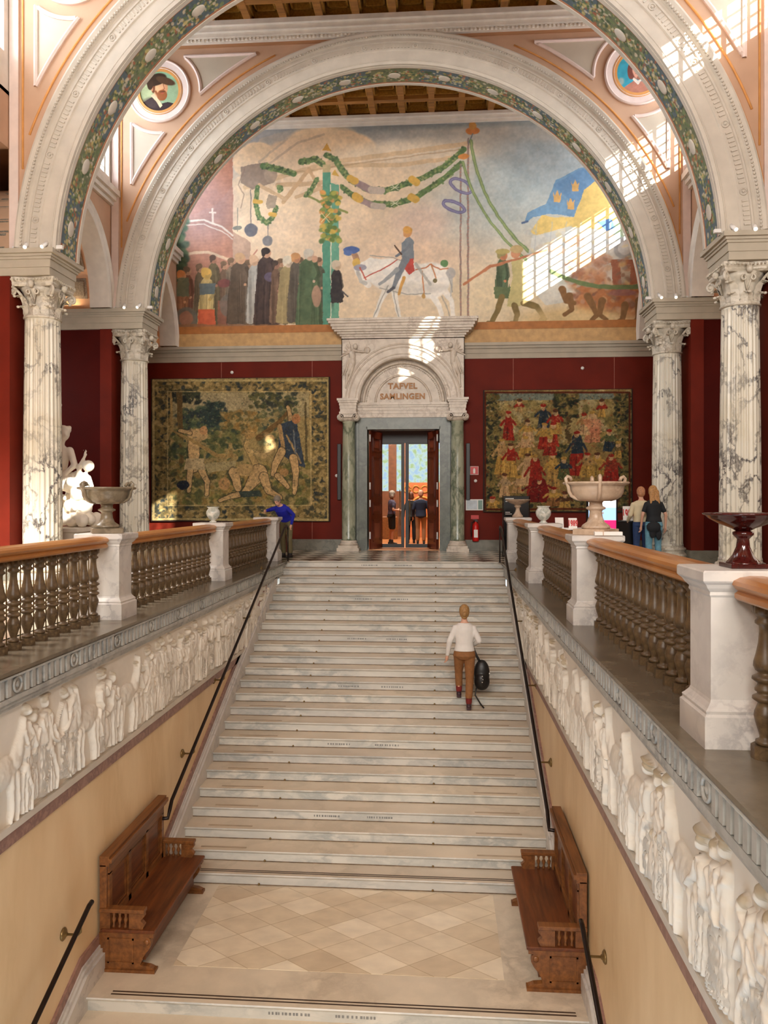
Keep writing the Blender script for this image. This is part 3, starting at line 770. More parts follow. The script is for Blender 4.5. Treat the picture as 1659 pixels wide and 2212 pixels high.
# spandrel panels of an arch wall
def spandrel(y0, n):
    b = MB()
    for s in (-1, 1):
        mc = (XC + s * 5.94, 11.93)
        def refl(x): return XC + s * (x - XC)
        xo = XC + 6.72; zt = 12.78; RR = 7.52
        # work on the right side, then mirror
        mx_, mz = XC + 5.94, 11.93; rm = 1.06
        def clip_arc(lo, hi, n_=24): return [(mx_ + rm * cos(a), mz + rm * sin(a)) for a in np.linspace(lo, hi, n_)]
        # lower panel: vertical edge, circle, big arc
        xe = XC + 6.66
        zlo = ZC + sqrt(RR ** 2 - (xe - XC) ** 2)
        a_st = math.asin(-sqrt(rm ** 2 - (xe - mx_) ** 2) / rm); p0 = (xe, mz + rm * sin(a_st))
        # intersection of the roundel with the big arc (lower)
        best = min((abs(math.hypot(mx_ + rm * cos(a) - XC, mz + rm * sin(a) - ZC) - RR), a) for a in np.linspace(-pi * 0.95, -pi * 0.5, 400))[1]
        aend = best; p1 = (mx_ + rm * cos(aend), mz + rm * sin(aend))
        th0 = math.atan2(p1[1] - ZC, p1[0] - XC); th1 = math.atan2(zlo - ZC, xe - XC)
        lowp = [(mx_ + rm * cos(a), mz + rm * sin(a)) for a in np.linspace(-math.acos((xe - mx_) / rm), aend, 20)] + [(XC + RR * cos(a), ZC + RR * sin(a)) for a in np.linspace(th0, th1, 14)[1:]]
        # upper panel
        xtip = XC + sqrt(RR ** 2 - (zt - ZC) ** 2)
        best2 = min((abs(math.hypot(mx_ + rm * cos(a) - XC, mz + rm * sin(a) - ZC) - RR), a) for a in np.linspace(pi * 0.9, pi * 1.4, 400))[1]
        az = pi - math.asin((zt - mz) / rm)
        th2 = math.atan2(mz + rm * sin(best2) - ZC, mx_ + rm * cos(best2) - XC); th3 = math.atan2(zt - ZC, xtip - XC)
        upp = [(mx_ + rm * cos(a), mz + rm * sin(a)) for a in np.linspace(az, best2, 20)] + [(XC + RR * cos(a), ZC + RR * sin(a)) for a in np.linspace(th2, th3, 14)[1:]]
        for poly in (lowp, upp):
            pm = [(refl(x), z) for x, z in poly]
            if s < 0: pm = pm[::-1]
            b.prism(pm, 'y', y0 - 0.012, y0, 1)
            loop = [(x, y0 - 0.015, z) for x, z in pm]
            b.tube(loop + [loop[0], loop[1]], 0.045, 6, 0, False)
        # ochre lines
        l1 = [(refl(XC + 7.26 * cos(a)), y0 - 0.006, ZC + 7.26 * sin(a)) for a in np.linspace(0.36, 1.15, 30)]
        b.tube(l1, 0.022, 6, 2)
        b.tube([(refl(XC + 6.93), y0 - 0.006, 8.0), (refl(XC + 6.93), y0 - 0.006, 13.0), (refl(XC + 3.4), y0 - 0.006, 13.0)], 0.022, 6, 2)
        b.tube([(refl(XC + 7.1 * cos(a)), y0 - 0.01, ZC + 7.1 * sin(a)) for a in np.linspace(0.1, pi / 2, 50)], 0.02, 6, 2)
    # corner pilaster strips and top bands
        b.box(refl(XC + 7.0), refl(XC + 7.18), y0 - 0.05, y0, ZE1, ZTOP - .4, 3)
    b.box(XL, XR, y0 - 0.03, y0, 12.98, 13.05, 4)
    struct(b.build('trim_%d' % n, ['pink_line', 'panel_grey', 'orange_line', 'pink_line', 'tan_pier']))
    b = MB()
    for d, za, zb in ((0.10, 13.05, 13.14), (0.18, 13.14, 13.23), (0.26, 13.23, 13.34), (0.34, 13.34, 13.46)):
        b.box(XL, XR, y0 - d, y0, za, zb, 0)
    x = XL + 0.1
    while x < XR - 0.1: b.box(x, x + 0.05, y0 - 0.14, y0 - 0.1, 13.08, 13.13, 0); x += 0.1
    struct(b.build('trim_%d' % (n + 1), 'white_stone'))
spandrel(Y1, 9); spandrel(Y2, 11)

# arcade side walls, aisle vaults, piers
BAYS = [(Y1 + TH, Y2), (Y2 + TH, YB)]
def arcade(side):
    X = XL if side == 'left' else XR; s = -1 if side == 'left' else 1
    b = MB()
    T = 0.45
    for (ya, yb) in BAYS:
        yc = (ya + yb) / 2; hw = (yb - ya) / 2; rx, rz = hw - 0.25, 2.1; N = 32
        arc = arcw(yc, ZE1, rx, rz, 0, pi, N)
        for x, fl in ((X, s < 0), (X + s * T, s > 0)):
            v = [(x, p[0], p[1]) for p in arc] + [(x, p[0], 9.5) for p in arc]
            f = [(i, i + 1, i + 1 + N, i + N) for i in range(N - 1)]
            b.add(v, f, 0)
            for y0_, y1_ in ((ya, yc - rx), (yc + rx, yb)): b.add([(x, y0_, ZE1), (x, y1_, ZE1), (x, y1_, 9.5), (x, y0_, 9.5)], [(0, 1, 2, 3)], 0)
        v = []; f = []
        for p in arc: v += [(X, p[0], p[1]), (X + s * T, p[0], p[1])]
        for i in range(N - 1): f.append((2 * i, 2 * i + 1, 2 * i + 3, 2 * i + 2))
        b.add(v, f, 1, True)
        # white archivolt
        rg = [[(X - s * d, yc + (rx + e) * cos(a), ZE1 + (rz + e) * sin(a)) for e, d in ((0, 0), (0, .06), (.09, .08), (.18, .06), (.25, .10), (.27, 0))] for a in np.linspace(0, pi, 48)]
        b.loft(rg, 1, False, False, closed=False)
        # string course and clerestory surround
        for d, za, zb in ((0.08, 9.05, 9.15), (0.16, 9.15, 9.27), (0.24, 9.27, 9.42)): b.box(X, X - s * d, ya, yb, za, zb, 1)
    struct(b.build('wall_' + side + '_arcade', ['tan', 'white_stone']))
    # piers between the bays (dark red) and lower solid stretch before the near arch
    b = MB()
    for ya, yb in ((Y1, Y1 + TH), (Y2, Y2 + TH)):
        b.box(X - s * 0.0, X + s * 0.3, ya, yb, 0.35, ZE0, 0)
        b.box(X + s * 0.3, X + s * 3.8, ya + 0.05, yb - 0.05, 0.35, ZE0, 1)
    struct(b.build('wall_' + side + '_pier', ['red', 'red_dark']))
    b = MB()
    for ya, yb in ((Y1, Y1 + TH), (Y2, Y2 + TH)):
        b.box(X - s * 0.05, X + s * 3.8, ya - 0.05, yb + 0.05, 0.0, 0.35, 0)
    struct(b.build('baseboard_' + side + '_pier', 'skirt'))
    # aisle: outer wall, barrel vaults with rosette coffers
    b = MB()
    xo = X + s * 3.8
    b.box(xo, xo + s * 0.3, -10, YB, 0, 6.6, 0)
    struct(b.build('wall_' + side + '_aisle', 'red'))
    b = MB()
    for (ya, yb) in BAYS:
        yc = (ya + yb) / 2; rx, rz = (yb - ya) / 2 - 0.02, 2.2; N = 24
        for i in range(N):
            a0_, a1_ = pi * i / N, pi * (i + 1) / N
            v = [(xx, yc + rx * cos(a), ZE1 + rz * sin(a)) for a in (a0_, a1_) for xx in (X + s * T, xo)]
            b.add(v, [(0, 1, 3, 2)], 0, True)
        for ia in range(9):
            a = radians(14 + ia * 19)
            for jx in range(4):
                xc_ = X + s * (T + 0.42 + jx * 0.8)
                for hx, ha, off, mi in ((0.27, 0.115, 0.02, 1), (0.20, 0.085, 0.045, 1)):
                    rg = []
                    for aa in (a - ha, a + ha):
                        rg.append([(xc_ + q * hx, yc + (rx - o_) * cos(aa), ZE1 + (rz - o_) * sin(aa)) for q, o_ in ((-1, 0), (-1, off), (1, off), (1, 0))])
                    b.loft(rg, mi, True)
        b.box(xo, xo + s * .02, ya, yb, ZE1, 9, 0)
    struct(b.build('ceiling_' + side + '_aisle', ['peach', 'rosette']))
    # side bays before the near arch, roof of the aisle
    b = MB()
    b.box(X, X + s * 0.4, -10, Y1, 8.4, 9.5, 0)
    for ya in (9.6, 4.8, 0.0, -4.8): b.box(X, X + s * 0.6, ya, ya + 0.9, 0, 8.4, 0)
    b.box(X + s * .3, xo, -10, Y1, 6.6, 6.75, 0)
    b.box(X + s * .3, xo + s * .3, -10, YB, 9.2, 9.35, 0)
    b.box(xo, xo + s * .3, -10, YB, 6.6, 9.35, 0)
    struct(b.build('wall_' + side + '_hall', 'tan'))
    # clerestory wall with glazing bars, its openings shaped to steer the sun patches
    b = MB(); T2 = 0.22; zt0, zt1 = 9.42, ZTOP + 0.5
    wins = [(21.9, 1.75, 9.75, 12.3), (17.6, 1.3, 9.75, 12.3), (13.15, 1.05, 10.2, 12.9), (11.8, .3, 11.2, 12.9)]
    wins += [(8.6, .75, 9.7, 10.9), (2.6, .9, 10.2, 12.4), (-7.2, .6, 9.7, 10.4)] if s > 0 else [(7.5, 1.5, 9.7, 12.7)]  # unseen openings added on the right to throw sun on statue and tapestry
    wins.sort()
    y = -10
    for (yc, h, z0, z1) in wins:
        b.box(X, X + s * T2, y, yc - h, zt0, zt1, 0)
        b.box(X, X + s * T2, yc - h, yc + h, zt0, z0, 0); b.box(X, X + s * T2, yc - h, yc + h, z1, zt1, 0)
        y = yc + h
    b.box(X, X + s * T2, y, YB, zt0, zt1, 0)
    struct(b.build('wall_' + side, 'white_stone' if s < 0 else 'tan'))
    for i, (yc, h, z0, z1) in enumerate(wins):
        b = MB(); x0 = X + s * 0.14
        nv = max(2, int(round(2 * h / 0.42))); nh = int(round((z1 - z0) / 0.24))
        for k in range(nv + 1): yy = yc - h + 2 * h * k / nv; w = 0.035 if k in (0, nv) else 0.02; b.box(x0 - 0.03, x0 + 0.03, yy - w, yy + w, z0, z1, 0)
        for k in range(nh + 1): zz = z0 + (z1 - z0) * k / nh; w = 0.035 if k in (0, nh) else 0.012; b.box(x0 - 0.025, x0 + 0.025, yc - h, yc + h, zz - w, zz + w, 0)
        struct(b.build('window_%d' % ((1 if s < 0 else 10) + i), 'white_metal'))
arcade('left'); arcade('right')

# entablature blocks over the columns, running out over the piers
for i, (y0) in enumerate((Y1, Y2)):
    for s in (-1, 1):
        b = MB(); xi = XC + s * 6.38; xo = XC + s * 11.0
        for e, za, zb in ((0.0, ZE0, ZE0 + 0.15), (0.02, ZE0 + 0.15, ZE0 + 0.30), (0.05, ZE0 + 0.30, ZE0 + 0.35), (0.08, ZE0 + 0.35, ZE0 + 0.40), (0.13, ZE0 + 0.40, ZE1)):
            b.box(xi - s * e, xo, y0 - 0.03 - e, y0 + TH + 0.10 + e, za, zb, 0)
        struct(b.build('trim_%d' % (13 + 2 * i + (s > 0)), 'entab'))
# warm cove lamps hidden on the entablature under the aisle vaults
for ya, yb in BAYS:
    for s in (-1, 1):
        light('cove_lamp', 'AREA', (XC + s * 9.3, yb - 0.12, ZE1 + 0.06), 16, (1.0, 0.66, 0.36), 2.6, 0.08, (0, -0.5, 1))

# back wall ------------------------------------------------------------
dx0, dx1, dzt = -2.40, 0.15, 3.80
b = MB()
for x0, x1, z0, z1, mi in ((-12, dx0, 0, ZE0, 0), (dx1, 10, 0, ZE0, 0), (dx0, dx1, dzt, ZE0, 0), (-12, 10, ZE0, ZTOP + .5, 1)):
    b.box(x0, x1, YB, YB + 0.5, z0, z1, mi)
struct(b.build('wall_back', ['red', 'tan']))
b = MB()
for a, c in ((-12, -3.05), (0.78, 10)): b.box(a, c, YB - 0.06, YB, 0, 0.33); b.box(a, c, YB - 0.08, YB, 0.30, 0.34)
struct(b.build('baseboard_back', 'skirt'))
b = MB()
for e, za, zb in ((0.03, ZE0, ZE0 + .16), (0.06, ZE0 + .16, ZE0 + .3), (0.12, ZE0 + .3, ZE0 + .38), (0.18, ZE0 + .38, ZE1 - .02)):
    for a, c in ((-12, -2.95), (0.68, 10)): b.box(a, c, YB - e, YB, za, zb)
for e, za, zb in ((0.10, 13.22, 13.29), (0.18, 13.29, 13.37), (0.28, 13.37, 13.46)): b.box(XL, XR, YB - e, YB, za, zb, 1)
struct(b.build('trim_17', ['entab', 'white_stone']))
b = MB()
b.box(XL, XR, YB - 0.02, YB, ZE1 - .02, 6.83, 0); b.box(XL, XR, YB - 0.03, YB, 6.83, 7.06, 1)
struct(b.build('trim_18', [m_plain('beige_ochre_plaster_band', (196, 158, 106)), m_plain('ochre_brown_painted_band', (172, 110, 52))]))
b = MB()
for x in (-6.9, -4.0, 2.25, 5.3): b.box(x, x + 0.012, YB - 0.004, YB, 0.34, ZE0, 0)
struct(b.build('trim_19', m_plain('hanging_wire', (170, 110, 90))))
# shell behind the camera
b = MB(); b.box(-12.6, 10.6, -10.3, -10, -1, ZTOP + .5, 0)
struct(b.build('wall_front', 'cream'))
# ================================================================== COLUMNS
def column_proto():
    o = empty('column', (0, 0, 0), 'x', 'column')
    b = MB()
    b.bbox(-.50, .50, -.50, .50, 0, .14, .01)
    b.lathe([(.46, .14), (.49, .17), (.50, .205), (.49, .24), (.45, .262), (.42, .27), (.405, .30), (.42, .33), (.44, .345), (.445, .37), (.43, .395), (.39, .41), (.385, .44)], seg=40)
    b.build('base', 'capital', o)
    b = MB(); rings = []
    zs = [.44, .47, .50, .56] + list(np.linspace(.7, 5.0, 14)) + [5.08, 5.13, 5.16]
    for z in zs:
        r = .372 - .045 * ((z - .44) / 4.8) ** 1.6
        fl = 0 if z < .5 or z > 5.1 else 1
        if z < .5: r += .012
        rr = []
        for j in range(24 * 6):
            a = 2 * pi * j / 144; ph = (j % 6) / 6.0
            q = r - (0.032 * sin(pi * min(1, max(0, (ph - 0.12) / 0.88))) if fl else 0) 
            rr.append((q * cos(a), q * sin(a), z))
        rings.append(rr)
    b.loft(rings, 0, True, True); b.build('shaft', 'column', o)
    b = MB()
    b.lathe([(.335, 5.16), (.36, 5.175), (.36, 5.20), (.33, 5.22), (.31, 5.24), (.305, 5.40), (.315, 5.55), (.36, 5.68), (.42, 5.76)], seg=32)
    def leaf(ang, z0, h, w, r0, out):
        L = []
        for k in range(9):
            t_ = k / 8.0; z = z0 + h * min(1, t_ * 1.15) - (0.05 * max(0, t_ - 0.8) * 5)
            r = r0 + out * t_ ** 3; ww = w * (1 - 0.55 * t_ ** 3) * (1 + 0.16 * (k % 2))
            row = []
            for q in (-1, -.55, 0, .55, 1):
                rr_ = r + 0.03 * (1 - abs(q)) + (0.012 if q == 0 else 0); a = ang + q * ww / max(r, .1)
                row.append((rr_ * cos(a), rr_ * sin(a), z))
            L.append(row)
        b.loft(L, 0, False, False, closed=False)
        v = [[(p[0] * .93, p[1] * .93, p[2] - .01) for p in row] for row in L]; b.loft(v, 0, False, False, closed=False)
        tip = L[-1][2]; b.ball(tip, 0.035, 8, 0, (1, 1, .8))
    for k in range(8): leaf(k * pi / 4, 5.20, 0.22, 0.11, 0.32, 0.10)
    for k in range(4): leaf(pi / 4 + k * pi / 2, 5.24, 0.38, 0.12, 0.33, 0.16)
    for k in range(4):                                    # corner volutes and centre helices
        a = pi / 4 + k * pi / 2; c, s_ = cos(a), sin(a)
        st_ = []
        for t_ in np.linspace(0, 1, 9): rr_ = .34 + .22 * t_ ** 1.5; st_.append((rr_ * c, rr_ * s_, 5.42 + .33 * t_ ** .7))
        for t_ in np.linspace(0, 2.2 * pi, 18):
            q = .085 * (1 - t_ / 9.0); st_.append(((.56 + q * sin(t_)) * c, (.56 + q * sin(t_)) * s_, 5.665 + q * cos(t_)))
        b.tube(st_, [0.028] * 9 + [0.03] * 18, 8); b.ball((.56 * c, .56 * s_, 5.665), .05, 10)
        a = k * pi / 2
        for sg in (-1, 1):
            pts = []
            for t_ in np.linspace(0, 1.8 * pi, 14):
                q = .06 * (1 - t_ / 8); off = sg * (.075 + q * sin(t_)); pts.append((.40 * cos(a) - off * sin(a), .40 * sin(a) + off * cos(a), 5.64 + q * cos(t_)))
            b.tube([(.33 * cos(a), .33 * sin(a), 5.42)] + pts, .018, 6)
        b.ball((.45 * cos(a), .45 * sin(a), 5.79), .075, 10, 0, (.8, .8, 1))
    def abacus(h, e):
        out = []
        for k in range(4):
            a0_ = pi / 4 + k * pi / 2
            for t_ in np.linspace(-1, 1, 9)[:-1]:
                a = a0_ + pi / 4 + t_ * pi / 4
                r = (.50 + e) * (1 / max(abs(cos(a)), abs(sin(a)))) - 0.10 * (1 - t_ * t_)
                r = min(r, .64 + e)
                out.append((r * cos(a), r * sin(a), h))
        return out
    b.loft([abacus(5.76, -.06), abacus(5.80, -.03), abacus(5.83, -.03), abacus(5.86, 0), abacus(5.925, .01)], 0)
    for k in range(4):
        a = k * pi / 2
        for t_ in np.linspace(-.4, .4, 13):
            x, y = .475 - .0 * abs(t_), t_; b.ball((x * cos(a) - y * sin(a), x * sin(a) + y * cos(a), 5.875), .02, 6)
    b.build('capital', 'capital', o)
    return o
cp = column_proto()
CX0, CX1 = XC - 6.8, XC + 6.78
lab = ['fluted veined marble column on the left, nearer of the two, its capital cut by the near arch',
       'fluted veined marble column on the far left, beside the wide green and brown hunting tapestry',
       'fluted veined marble column on the right, nearer of the two, behind the dark red stone bowl',
       'fluted veined marble column on the far right, behind the couple with backs turned']
for i, (x, y) in enumerate(((CX0, Y1 + .5), (CX0, Y2 + .5), (CX1, Y1 + .5), (CX1, Y2 + .5))):
    o = cp if i == 0 else copy_tree(cp)
    o.location = (x, y, 0); o.rotation_euler = (0, 0, (0, pi / 2, pi, -pi / 2)[i]); o['label'] = lab[i]; o['group'] = 'marble columns under the great arches'

# ================================================================== PORTRAIT ROUNDELS (generic bearded sitters)
def roundel(x, y0, z, kind, label):
    o = empty('portrait_roundel', (x, y0, z), label, 'painting', 'painted roundels in the arch corners')
    b = MB()
    prof = [(.80, 0), (.80, -.05), (.77, -.07), (.74, -.05), (.60, -.03), (.57, -.05), (.55, -.02)]
    b.loft([[(r * cos(a), d, r * sin(a)) for r, d in prof] for a in np.linspace(0, 2 * pi, 65)], 0, False, False, closed=False)
    b.build('frame', 'pink_line', o)
    b = MB(); b.loft([[(r * cos(a), d, r * sin(a)) for r, d in ((.60, -.032), (.60, -.042), (.50, -.042), (.50, -.02))] for a in np.linspace(0, 2 * pi, 49)], 0, False, False, closed=False)
    b.build('gilt_ring', 'orange_line', o)
    cv = Canvas(-.56, .56, -.56, .56, 150, 150, (150, 176, 140) if kind == 0 else (64, 160, 182)); cv.jit = .012
    if kind == 0:
        cv.ell(-.3, .1, .3, .5, (186, 186, 138), .6, .8); cv.ell(.2, .42, .4, .25, (130, 180, 150), .6, .8)
        cv.poly([(-.52, -.6), (-.44, -.28), (-.2, -.14), (.0, -.32), (.22, -.28), (.46, -.34), (.5, -.6)], (58, 44, 46))
        cv.ell(-.22, -.3, .22, .14, (74, 60, 58), .8, .6)
        cv.poly([(-.22, -.1), (-.12, -.04), (.08, -.36), (.02, -.42), (-.08, -.26)], (222, 196, 160))
        cv.ell(.03, .10, .19, .27, (206, 150, 108)); cv.ell(-.03, .16, .15, .16, (226, 178, 134), .8, .5)
        cv.ell(.07, -.10, .13, .14, (150, 88, 50)); cv.line([(-.1, -.0), (0, -.16)], .05, (150, 92, 56))
        cv.ell(-.16, .10, .05, .14, (120, 70, 44)); cv.ell(-.19, .06, .03, .05, (200, 140, 104))
        cv.line([(.0, .20), (.07, .21)], .02, (84, 50, 36)); cv.line([(.12, .20), (.17, .19)], .02, (84, 50, 36)); cv.line([(.1, .18), (.13, .06), (.1, .04)], .018, (150, 90, 64))
        cv.ell(.08, -.01, .08, .02, (110, 62, 40)); cv.ell(.08, -.05, .04, .015, (170, 84, 66))
        cv.ell(-.08, .30, .27, .15, (60, 42, 30), 1, .15, .25); cv.ell(.16, .26, .26, .09, (86, 62, 42), 1, .2, -.35); cv.ell(-.24, .2, .08, .16, (66, 46, 32))
    else:
        cv.poly([(-.40, -.6), (-.32, -.34), (-.1, -.2), (.14, -.22), (.36, -.3), (.46, -.6)], (186, 128, 108))
        cv.poly([(-.13, -.16), (.0, -.30), (.16, -.1), (.12, -.04), (0, -.2), (-.1, -.08)], (230, 220, 206))
        cv.ell(.02, .14, .22, .30, (124, 72, 62)); cv.ell(-.16, .04, .09, .20, (124, 72, 62)); cv.ell(.2, .06, .09, .2, (124, 72, 62))
        cv.ell(.02, .08, .15, .24, (222, 164, 140)); cv.ell(0, .36, .2, .1, (132, 76, 64))
        cv.line([(-.08, .14), (-.02, .145)], .02, (90, 50, 44)); cv.line([(.06, .145), (.12, .14)], .02, (90, 50, 44)); cv.line([(.02, .13), (.035, .03)], .018, (176, 112, 92))
        cv.line([(-.05, -.02), (.02, .0), (.09, -.02)], .02, (110, 62, 50)); cv.ell(.02, -.05, .04, .014, (176, 90, 80)); cv.ell(.02, -.13, .05, .05, (130, 80, 62), .7)
        cv.ell(-.4, -.2, .07, .09, (214, 190, 170), .6, .6)
    cv.mottle(.10, 14, 3 + kind)
    def PP(X_, Z_):
        r = np.hypot(X_, Z_); f = np.minimum(1, .55 / np.maximum(r, 1e-6)); return np.stack([X_ * f, np.full_like(X_, -.018), Z_ * f], -1)
    cv.grid('painting', 'picture', PP, o)
    return o
roundel(XC - 5.94, Y2, 11.93, 0, 'painted roundel of a bearded man in a broad dark hat, left of the far arch')
roundel(XC + 5.94, Y2, 11.93, 1, 'painted roundel of a long-haired man with white collar on turquoise ground')
roundel(XC - 5.94, Y1, 11.93, 0, 'painted roundel on the near arch wall at upper left, mostly out of view')

# ================================================================== GREAT WALL PAINTING
mx0, mx1, mz0, mz1 = XL + .02, XR - .02, 7.06, 13.22
cv = Canvas(mx0, mx1, mz0, mz1, 860, 378, (232, 208, 172)); cv.T = lambda u, v: onY(u, v, YB - .03); cv.jit = .05
c = cv
h, w = cv.h, cv.w
tz = np.linspace(0, 1, h)[:, None, None]; tx = np.linspace(0, 1, w)[None, :, None]
left = np.array([236, 208, 170.]); leftt = np.array([176, 170, 160.]); rt = np.array([226, 206, 168.]); rtt = np.array([156, 178, 186.])
def mixc(a, b_, t_): return a * (1 - t_) + b_ * t_
top = mixc(leftt, rtt, np.clip(tx * 1.6 - .5, 0, 1)); bot = mixc(left, rt, tx); mid = mixc(np.array([234, 204, 168.]), np.array([170, 190, 190.]), np.clip(tx * 2.2 - 1.2, 0, 1))
t1 = np.clip(tz * 2, 0, 1); t2 = np.clip(tz * 2 - 1, 0, 1) ** 1.5
cv.c = (mixc(mixc(bot, mid, t1), top, t2) * np.ones((h, w, 1))) / 255
nz_ = vnoise(h, w, 90, 31, 4); k = np.clip((nz_ - .5) * 3.5, 0, 1) * np.clip(1 - abs(tz[..., 0] - .72) * 2.5, 0, 1) * np.clip(tx[..., 0] * 3 - 1, 0, 1); cv.put(k, (136, 166, 182), .45)
k = np.clip((vnoise(h, w, 70, 33, 4) - .5) * 4, 0, 1) * np.clip(tz[..., 0] * 4 - 2.9, 0, 1); cv.put(k, (124, 140, 152), .5)
c.poly([(500, 270), (560, 262), (640, 256), (640, 275), (560, 300), (520, 380), (500, 390)], (150, 160, 170), .7)
c.ell(700, 330, 95, 62, (242, 206, 158)); c.ell(745, 330, 70, 45, (242, 206, 158)); c.ell(640, 345, 80, 45, (240, 204, 160)); c.ell(555, 335, 40, 28, (240, 204, 156)); c.ell(530, 350, 28, 30, (238, 202, 158))
c.ell(700, 400, 230, 70, (236, 206, 166), .9, .5); c.ell(900, 330, 170, 28, (226, 204, 172), .8, .6); c.ell(900, 560, 110, 50, (240, 204, 172), .7, .8)
c.ell(1060, 440, 130, 80, (156, 184, 194), .55, .9); c.ell(1180, 350, 120, 80, (150, 182, 200), .6, .9); c.ell(1030, 285, 90, 30, (196, 190, 176), .7, .8); c.ell(1190, 290, 60, 18, (200, 200, 190), .6, .8)
c.ell(1010, 265, 200, 10, (86, 112, 128), .5, 1.0); c.ell(600, 268, 80, 12, (110, 120, 130), .6, 1.0); c.ell(830, 270, 90, 10, (120, 130, 134), .6, 1.0)
c.ell(910, 480, 60, 40, (226, 196, 176), .8, .8); c.ell(1000, 640, 60, 60, (222, 206, 176), .6, .9); c.ell(1170, 640, 200, 70, (224, 202, 158), .8, .7)
# brick tower and red walls
c.poly([(375, 740), (375, 480), (400, 430), (440, 370), (503, 318), (503, 510), (541, 535), (541, 740)], (176, 118, 98))
c.poly([(400, 470), (440, 380), (503, 320), (503, 400), (470, 440)], (186, 110, 80), .6); c.ell(440, 450, 60, 70, (146, 116, 124), .55, .8); c.ell(470, 560, 60, 40, (190, 120, 96), .5, .8)
for v_ in range(330, 700, 7): c.line([(395, v_ + 40), (503, v_ + 30)], .9, (150, 96, 84), .35)
c.line([(402, 478), (440, 475), (480, 490), (502, 508)], 4, (206, 194, 184)); c.line([(402, 486), (440, 484), (480, 500), (502, 516)], 2, (206, 194, 184)); c.line([(402, 548), (450, 545), (500, 562)], 6, (222, 196, 160), .8)
c.line([(459, 452), (459, 480)], 4, (206, 190, 180)); c.line([(453, 460), (466, 460)], 3, (206, 190, 180)); c.line([(541, 560), (555, 540)], 3, (190, 120, 100))
c.poly([(503, 500), (541, 522), (541, 560), (503, 560)], (184, 148, 126)); c.line([(513, 500), (513, 450)], 1.5, (110, 116, 110)); c.ell(513, 492, 10, 5, (120, 126, 120))
# dark poplar
for i in range(60):
    r = random.Random(i); c.ell(385 + r.uniform(-8, 16), 470 + i * 3.9, 10, 8, r.choice([(52, 84, 64), (44, 74, 58), (70, 104, 72)]), .9, .5)
# timber gallows and posts
for y_ in (0, 26): c.line([(530, 405), (640, 372), (720, 350 + y_ * .3), (870, 330 + y_), (1010, 310 + y_)], 9 if y_ else 10, (214, 178, 132), .9)
c.line([(640, 372), (1000, 322)], 3, (170, 130, 90), .5)
c.poly([(520, 360), (575, 350), (600, 380), (590, 395), (545, 410), (520, 395)], (150, 128, 112)); c.ell(585, 378, 14, 18, (170, 146, 124)); c.line([(575, 360), (640, 310), (700, 290)], 5, (186, 158, 132), .6); c.line([(560, 350), (620, 300)], 5, (180, 160, 140), .5)
c.line([(600, 400), (700, 395)], 10, (204, 166, 122)); c.line([(668, 366), (612, 436)], 9, (206, 164, 118)); c.line([(668, 366), (705, 430)], 8, (206, 164, 118)); c.line([(560, 400), (615, 430)], 8, (206, 168, 124)); c.line([(640, 425), (700, 405)], 8, (206, 168, 124))
c.line([(530, 360), (515, 400), (528, 420), (520, 450)], 2, (140, 110, 96), .7)
def garland(pts, wd=11):
    pts2 = []
    for i in range(len(pts) - 1):
        for t_ in np.linspace(0, 1, 9)[:-1]: pts2.append((pts[i][0] * (1 - t_) + pts[i + 1][0] * t_, pts[i][1] * (1 - t_) + pts[i + 1][1] * t_))
    c.line(pts2, wd, (84, 124, 62)); r = random.Random(len(pts2))
    for p in pts2 * 3: c.ell(p[0] + r.uniform(-4, 4), p[1] + r.uniform(-wd * .5, wd * .5), wd * .26, wd * .2, r.choice([(98, 134, 78), (72, 106, 64), (126, 150, 84), (86, 124, 74), (142, 158, 96), (64, 92, 60)]), .9, .4, r.uniform(-1, 1))
garland([(568, 358), (600, 366), (640, 376)], 13); garland([(650, 350), (680, 344), (700, 356)], 13)
garland([(705, 335), (725, 345), (742, 372), (760, 390), (790, 408), (830, 412), (870, 400), (910, 386), (960, 360), (1008, 318)], 12)
garland([(740, 405), (765, 425), (800, 440), (850, 442), (900, 425), (960, 385), (1000, 350)], 12)
c.line([(772, 396), (800, 410)], 15, (150, 124, 128)); c.line([(802, 410), (824, 412)], 15, (190, 172, 156)); c.line([(778, 432), (806, 444)], 13, (156, 130, 132)); c.line([(806, 444), (828, 446)], 13, (192, 176, 160))
for u_, v_ in ((762, 388), (895, 391), (772, 427), (893, 428)): c.line([(u_ - 5, v_ - 3), (u_ + 5, v_ + 3)], 16, (222, 168, 58))
for u_, v_ in ((853, 404), (853, 439)): c.line([(u_ - 8, v_ - 6), (u_ + 8, v_ + 6)], 1.5, (220, 220, 180)); c.line([(u_ - 8, v_ + 6), (u_ + 8, v_ - 6)], 1.5, (220, 220, 180)); c.line([(u_ - 9, v_), (u_ + 9, v_)], 1.3, (220, 220, 180))
garland([(556, 405), (553, 440), (560, 468), (576, 482), (590, 468), (597, 445)], 10); garland([(684, 388), (672, 412), (660, 424)], 10); garland([(604, 406), (606, 410)], 12)
c.line([(550, 434), (563, 436)], 9, (224, 170, 60)); c.line([(584, 462), (594, 464)], 9, (224, 170, 60)); c.poly([(574, 440), (580, 420), (598, 424), (596, 448), (578, 452)], (158, 140, 120))
c.line([(542, 410), (542, 482)], 2, (110, 104, 110)); c.ell(542, 497, 14, 14, (92, 96, 110)); c.line([(578, 486), (578, 512)], 2, (130, 124, 126)); c.ell(578, 520, 11, 11, (118, 120, 128))
